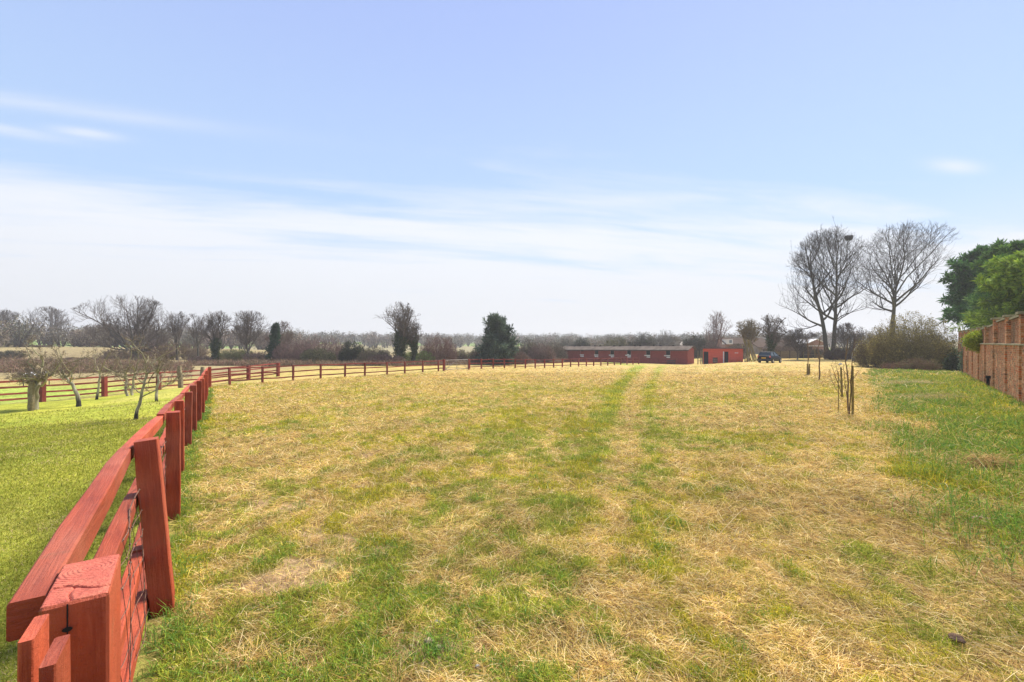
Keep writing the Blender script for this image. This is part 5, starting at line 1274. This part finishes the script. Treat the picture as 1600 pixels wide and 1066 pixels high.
# ------------------------------------------------------------------ houses, sheds and shelters beyond the boundary
M_tile = plain('brown_roof_tiles', (.12,.085,.065), (.08,.06,.045), 1.5, 1, 0, bm=.03)
M_render = plain('cream_render', (.30,.25,.20), (.22,.19,.15), 1.2, 1, 0)
M_brk2 = plain('brown_brick', (.30,.17,.12), (.22,.13,.10), 2.5)
M_pane = plain('window_glass', (.20,.24,.25), (.10,.12,.13), 1, .15, .8)
M_darkwood = plain('dark_boards', (.075,.06,.05), (.045,.038,.03), 3)
def house(name, px0, px1, Z, eave, ridge, label, gable_side=False, wins=(), roofm=None, wallm=None, dpt=7, dormer=None, depth_below=None):
    x0, x1 = (px0-CX)/F*Z, (px1-CX)/F*Z; L = x1-x0; g = gz1((x0+x1)/2, Z)-.3; ze, zr = hz(eave, Z), hz(ridge, Z)
    root = thing(name, label, 'house' if 'house' in name or 'bungalow' in name else 'shed'); Fm = frame_of((x0, Z, 0), (1, 0, 0), (0, 1, 0))
    w = MB(); obox(w, Fm, 0, L, 0, dpt, g, ze)
    if gable_side: w.poly([Fm(0, .01, ze), Fm(L, .01, ze), Fm(L/2, .01, zr)], dpt-.02, (0, 1, 0))
    else: w.add([Fm(0, 0, ze), Fm(0, dpt, ze), Fm(0, dpt/2, zr), Fm(L, 0, ze), Fm(L, dpt, ze), Fm(L, dpt/2, zr)], Tr=[(0, 2, 1), (3, 4, 5)])
    w.build('wall', wallm or M_brk2, root); rf = MB(); o = .35
    if gable_side:
        for a, b in (((-o, ze-.1), (L/2, zr+.1)), ((L/2, zr+.1), (L+o, ze-.1))): rf.poly([Fm(a[0], -o, a[1]), Fm(b[0], -o, b[1]), Fm(b[0], dpt, b[1]), Fm(a[0], dpt, a[1])], .14, (0, 0, 1))
    else:
        for y0, z0, y1, z1 in ((-o, ze-.1, dpt/2, zr+.05), (dpt/2, zr+.05, dpt+o, ze-.1)): rf.poly([Fm(-o, y0, z0), Fm(L+o, y0, z0), Fm(L+o, y1, z1), Fm(-o, y1, z1)], .14, (0, 0, 1))
    ro = rf.build('roof', roofm or M_tile, root)
    for a, c, ww, hh in wins:
        f = MB(); obox(f, Fm, a, a+ww, -.08, -.004, c, c+hh); fo = f.build('window', M_white, root)
        q = MB(); obox(q, Fm, a+.12, a+ww/2-.05, -.1, -.083, c+.12, c+hh-.12); obox(q, Fm, a+ww/2+.05, a+ww-.12, -.1, -.083, c+.12, c+hh-.12); q.build('pane', M_pane, fo)
    return root, Fm, g, ze, zr, L
r_, Fm, g, ze, zr, L = house('bungalow', 1134, 1200, 118, 537.5, 528.5, 'low brown-roofed bungalow with a white dormer window behind the red shed')
def dormer():
    Z = 116.5; x_ = (1138-CX)/F*Z; w_ = 7.2/F*Z; o = MB(); obox(o, frame_of((x_, Z, 0), (1, 0, 0), (0, 1, 0)), 0, w_, 0, 3.5, hz(538, Z), hz(530.2, Z)); do = o.build('dormer', M_white, r_)
    q = MB(); obox(q, frame_of((x_, Z, 0), (1, 0, 0), (0, 1, 0)), .25, w_-.25, -.04, -.004, hz(536.2, Z), hz(531.4, Z)); q.build('pane', M_pane, do)
dormer()
house('house', 1186, 1222, 104, 543, 535, 'long low roof seen between the crooked tree and the poles', wallm=M_render)
house('house', 1222, 1252, 92, 546, 529.5, 'steep dark brown gabled house behind the parked car', gable_side=True, roofm=M_tile, wallm=M_darkwood, wins=((1.2, hz(536, 92), .7, .6),))
house('outhouse', 1262, 1290, 112, 537, 531, 'small brick outhouse gable peeping over the open carport', gable_side=True, wallm=M_brk2, roofm=M_white)
house('barn', 1020, 1072, 132, 540, 534.5, 'pale grey barn roof just above the stable ridge', roofm=plain('pale_sheet', (.50,.44,.36), (.38,.33,.27), 1), wallm=M_render)
house('far_shed', 4, 42, 128, 553, 549.5, 'distant low shed with thin white roof line at far left', roofm=M_white, wallm=M_darkwood)
def carport():
    Z = 82; x0, x1 = (1254-CX)/F*Z, (1291-CX)/F*Z; L = x1-x0; g = gz1(x0+L/2, Z)-.05; zt = hz(540, Z)
    root = thing('carport', 'open dark carport with a thin white roof edge under the tall tree', 'carport'); Fm = frame_of((x0, Z, 0), (1, 0, 0), (0, 1, 0))
    b = MB(); obox(b, Fm, -.2, L+.2, -.3, 4, zt-.1, zt-.02); b.build('roof', M_darkwood, root)
    b = MB(); obox(b, Fm, -.2, L+.2, -.36, -.304, zt-.16, zt+.03); b.build('fascia', M_white, root)
    b = MB(); obox(b, Fm, 0, L, 3.8, 3.9, g, zt-.1); obox(b, Fm, 0, .1, 0, 3.8, g, zt-.1); b.build('back_wall', M_darkwood, root)
    for a in (.1, L/2, L-.2): b = MB(); obox(b, Fm, a, a+.1, -.1, 0, g-.1, zt-.1); b.build('post', M_stake, root)
    b = MB(); obox(b, Fm, .2, L-.3, -.08, -.02, g+.62, g+.72); b.build('rail', M_old, root)
carport()
def tunnel():
    Z = 66; x0, x1 = (1334-CX)/F*Z, (1362-CX)/F*Z; g = gz1((x0+x1)/2, Z)-.05; H = hz(537.5, Z)-g; rx = (x1-x0)/2
    root = thing('garden_tunnel', 'pale arched garden tunnel half hidden by the olive bush', 'tunnel', loc=((x0+x1)/2, Z, g), rz=-math.atan2((x0+x1)/2, Z))
    an = np.linspace(0, np.pi, 17); P0 = [(rx*math.cos(a), 0, H*math.sin(a)**.8) for a in an]
    b = MB(); V = [(p_[0], y, p_[2]) for y in (0, 4.5) for p_ in P0]+[(p_[0]*.96, y, p_[2]*.96) for y in (0.0, 4.5) for p_ in P0]; n = 17
    Q = [(i, i+1, n+i+1, n+i) for i in range(16)]+[(2*n+i, 3*n+i, 3*n+i+1, 2*n+i+1) for i in range(16)]+[(i, 2*n+i, 2*n+i+1, i+1) for i in range(16)]
    b.add(V, Q); b.build('cover', plain('tunnel_cover', (.55,.55,.52), (.42,.43,.41), 2, .5), root)
    b = MB(); b.poly([(q[0]*.94, 1.8, q[2]*.94) for q in P0], .05, (0, 1, 0)); b.build('end_panel', plain('tunnel_end', (.20,.21,.20), (.12,.13,.12), 1), root)
    b = MB()
    for h_ in (.9, 1.5): obox(b, frame_of((0, 0, 0), (1, 0, 0), (0, 1, 0)), -rx*.6, rx*.7, 1.7, 1.75, h_, h_+.08)
    b.build('rail', M_white, root)
tunnel()
def fence_boards():
    Z = 80; root = thing('boundary_fence', 'dark horizontal boarded boundary fence behind the parked car', 'fence')
    for k, (pa, pb) in enumerate(((1219, 1234), (1234, 1249), (1188, 1204), (1204, 1219))):
        x0, x1 = (pa-CX)/F*Z+.05, (pb-CX)/F*Z-.05; g = gz1(x0, Z); Fm = frame_of((x0, Z, 0), (1, 0, 0), (0, 1, 0))
        b = MB()
        for q in range(5): obox(b, Fm, 0, x1-x0, 0, .03, g+.05+q*.26, g+.25+q*.26)
        b.build('panel', M_old, root); b = MB(); obox(b, Fm, -.08, 0, -.03, .1, g-.1, g+1.4); b.build('post', M_darkwood, root)
fence_boards()
def covered_heap():
    Z = 34; c = np.array(gpt(57, Z)); root = thing('covered_trough', 'long tan box with white cover standing behind the old apple tree', 'trough', loc=tuple(c)); zt = hz(583, Z)-c[2]
    b = MB(); obox(b, frame_of((0, 0, 0), (1, 0, 0), (0, 1, 0)), -.75, .75, -.4, .4, .55, zt-.18); b.build('box', plain('tan_box', (.50,.31,.15), (.38,.23,.11), 3), root)
    b = MB(); b.poly([(-.85, -.45, zt-.17), (.85, -.45, zt-.17), (.85, .45, zt), (-.6, .45, zt+.05)], .06, (0, 0, 1)); b.build('cover', M_white, root)
    for a in (-.65, .65):
        for d_ in (-.3, .3): b = MB(); b.tube([(a, d_, -.05), (a, d_, .55)], .035, 6); b.build('leg', M_old, root)
covered_heap()

# ------------------------------------------------------------------ far woods on the rising ground
def woods(name, n, r0, r1, a0, a1, label, seed, Hm, col, dens=1.0, per=62, leaf=.9):
    rg = np.random.default_rng(seed); a = np.radians(rg.uniform(a0, a1, n)); r = rg.uniform(r0, r1, n); X = np.sin(a)*r; Y = np.cos(a)*r; Z = gz(X, Y)
    H = rg.uniform(.55, 1.1, n)*Hm; Vs = []; Cs = []
    c = np.repeat(np.c_[X, Y, Z], per, 0); h = np.repeat(H, per); m_ = len(c)
    u = norm(rg.normal(0, 1, (m_, 3)))*rg.random((m_, 1))**.4; w_ = np.repeat(rg.uniform(.42, .62, n), per)
    p = c+np.c_[u[:, 0]*h*w_, u[:, 1]*h*w_, h*(.52+.48*u[:, 2])]
    s = leaf*rg.uniform(.5, 1.3, (m_, 1)); nr = norm(rg.normal(0, 1, (m_, 3))); A = norm(np.cross(nr, rg.normal(0, 1, (m_, 3)))); B = np.cross(nr, A)
    V = np.stack([p-A*s, p+B*s*.22, p+A*s, p-B*s*.22], 1).reshape(-1, 3)
    tc_ = np.repeat(np.array(col)[rg.integers(0, len(col), n)]*rg.uniform(.8, 1.2, (n, 1)), per, 0)*rg.uniform(.8, 1.25, (m_, 1))
    # trunks and limbs
    k = 5; S = np.repeat(np.c_[X, Y, Z], k, 0); d = np.c_[rg.normal(0, .35, (n*k, 2)), np.ones(n*k)]
    P, Q = grow(rg, S, d, np.repeat(H, k)*.85, np.full(n*k, .22), np.full(n*k, .07), 4, .1, .05); V2, F2 = tubes(P, Q, 3)
    o = mesh_np(name, np.r_[V, V2], [np.arange(m_*4).reshape(-1, 4), F2+m_*4], M_twig, cols=np.r_[np.repeat(tc_, 4, 0), np.tile((.12,.10,.08), (len(V2), 1))])
    tag(o, label, 'woods', kind='stuff')
WC = [(.20,.16,.12), (.16,.14,.10), (.22,.19,.13), (.13,.13,.08), (.24,.17,.13)]
woods('near_woods', 150, 140, 190, 3, 27, 'brown bare woods beyond the hedge and the stable', 601, 6.0, WC, per=420, leaf=.34)
woods('far_woods', 900, 260, 520, -44, 40, 'hazy far-off woods along the skyline', 602, 9, WC, per=130, leaf=.8)
woods('side_woods', 90, 150, 210, -50, -24, 'hazy brown woods behind the left boundary trees', 603, 7.5, WC, per=420, leaf=.36)

# ------------------------------------------------------------------ small things on the ground
def stone(px, py, size, label, seed, col, name='stone', flat=.6):
    rg = np.random.default_rng(seed); Z = 1.8*F/(py-HOR); x_ = (px-CX)/F*Z; z = gz1(x_, Z)
    import bmesh
    bm = bmesh.new(); bmesh.ops.create_icosphere(bm, subdivisions=3, radius=size)
    for v in bm.verts:
        q = v.co; k = 1+.45*(float(vn(q.x/size*1.4+seed, q.y/size*1.4+q.z/size*1.1, seed))-.5)+.2*(float(vn(q.x/size*4, q.y/size*4+q.z/size*3, seed+3))-.5)
        v.co = q*k; v.co.z *= flat
    me = bpy.data.meshes.new(name); bm.to_mesh(me); bm.free(); me.materials.append(col); o = bpy.data.objects.new(name, me); sc.collection.objects.link(o)
    o.location = (x_, Z, z+size*flat*.55); o.rotation_euler = (0, 0, seed); tag(o, label, name.replace('_', ' '))
M_stone = plain('pale_stone', (.46,.36,.24), (.34,.26,.17), 20, .9, bm=.004); M_grey = plain('grey_stone', (.36,.35,.33), (.25,.24,.23), 20, .9, bm=.004); M_dirt = plain('dry_dung', (.13,.075,.045), (.07,.045,.03), 30, .95, bm=.01)
stone(670, 1004, .028, 'largest pale tan stone on the bare soil near the camera', 1, M_stone)
stone(642, 1011, .014, 'small tan stone left of the largest pale stone', 2, M_stone)
stone(685, 1013, .018, 'middle-sized tan stone right of the largest pale stone', 3, M_stone)
stone(683, 972, .020, 'bluish grey stone behind the tan stones', 4, M_grey)
stone(1494, 998, .042, 'dark brown dry clod lying in the straw at lower right', 5, M_dirt, 'clod', .4)
stone(746, 1045, .016, 'small whitish stone in the grass at the bottom edge', 6, M_grey)
def stick():
    Z = 1.75*F/(820-HOR); x_ = (1530-CX)/F*Z; z = gz1(x_, Z); b = MB(); b.tube([(x_-.10, Z, z+.02), (x_-.02, Z+.01, z+.035), (x_+.10, Z-.005, z+.025)], [.012, .014, .010], 8)
    tag(b.build('stick', plain('bare_stick', (.50,.33,.24), (.38,.25,.18), 20)), 'short pale pinkish stick lying in the straw below the green verge', 'stick')
stick()
def heap(px, py, n, rad, label, seed, hgt, pal, L=(.12, .4)):
    rg = np.random.default_rng(seed); Z = 1.78*F/(py-HOR); x_ = (px-CX)/F*Z; a = rg.uniform(0, 6.28, n); q = np.sqrt(rg.random(n))
    X = x_+np.cos(a)*q*rad*1.5; Y = Z+np.sin(a)*q*rad; zo = hgt*(1-q**2)*rg.random(n)
    blades('straw_heap', X, Y, rg.uniform(*L, n), rg.uniform(.003, .006, n), np.radians(rg.uniform(-15, 40, n)), rg.uniform(0, 6.28, n), rg.uniform(.2, 1.4, n), pick(np.array(pal), rg, n)*rg.uniform(.7, 1.2, (n, 1)), label, zo)
heap(1545, 738, 1500, .20, 'brown tussock of matted dead grass at the edge of the verge', 8, .15, [(.55,.36,.14), (.36,.22,.09), (.66,.48,.20)])
heap(1460, 625, 2600, .8, 'scattered russet stalks heaped in the verge', 9, .22, [(.60,.44,.22), (.46,.31,.15), (.2,.28,.06)], (.2, .6))
heap(1425, 600, 2000, 1.0, 'brownish stalks lying on the far part of the verge', 10, .2, [(.60,.46,.26), (.5,.38,.2)], (.3, .7))

def brambles():
    rg = np.random.default_rng(44); n = 60000; k = n//2
    px = np.r_[rg.uniform(-60, 300, k), rg.uniform(290, 880, n-k)]; Z = np.r_[rg.uniform(50, 74, k), rg.uniform(66, 74, n-k)+sst(650, 880, px[k:])*18]
    X = (px-CX)/F*Z; ok = fbm(X/5, Z/3, 66, 3) > np.where(np.arange(n) < k, .47, .40); X, Y = X[ok], Z[ok]; m_ = len(X)
    blades('bramble_thicket', X, Y, rg.uniform(.35, 1.25, m_)*(.5+fbm(X/2, Y/2, 67, 2)), rg.uniform(.03, .07, m_), np.radians(rg.uniform(25, 85, m_)), rg.uniform(0, 6.28, m_), rg.uniform(0, 1.2, m_), pick(np.array([(.24,.13,.10), (.19,.115,.08), (.30,.20,.13), (.15,.13,.06), (.34,.25,.15)]), rg, m_)*rg.uniform(.6, 1.2, (m_, 1)), 'low russet bramble and dead bracken below the hedge and trees', 0)
brambles()
# ------------------------------------------------------------------ haze
def haze():
    b = MB(); b.box(-720, 720, -60, 900, -12, 42); o = b.build('haze', None); m = bpy.data.materials.new('haze_air'); m.use_nodes = True; t = NT(m.node_tree); t.n.clear()
    v = t.new('ShaderNodeVolumePrincipled'); v.inputs['Density'].default_value = .0007; v.inputs['Color'].default_value = (.93,.93,.93,1); v.inputs['Anisotropy'].default_value = .2
    t.l.new(v.outputs[0], t.new('ShaderNodeOutputMaterial').inputs['Volume']); o.data.materials.append(m); tag(o, kind='stuff')
haze()
print('all done')
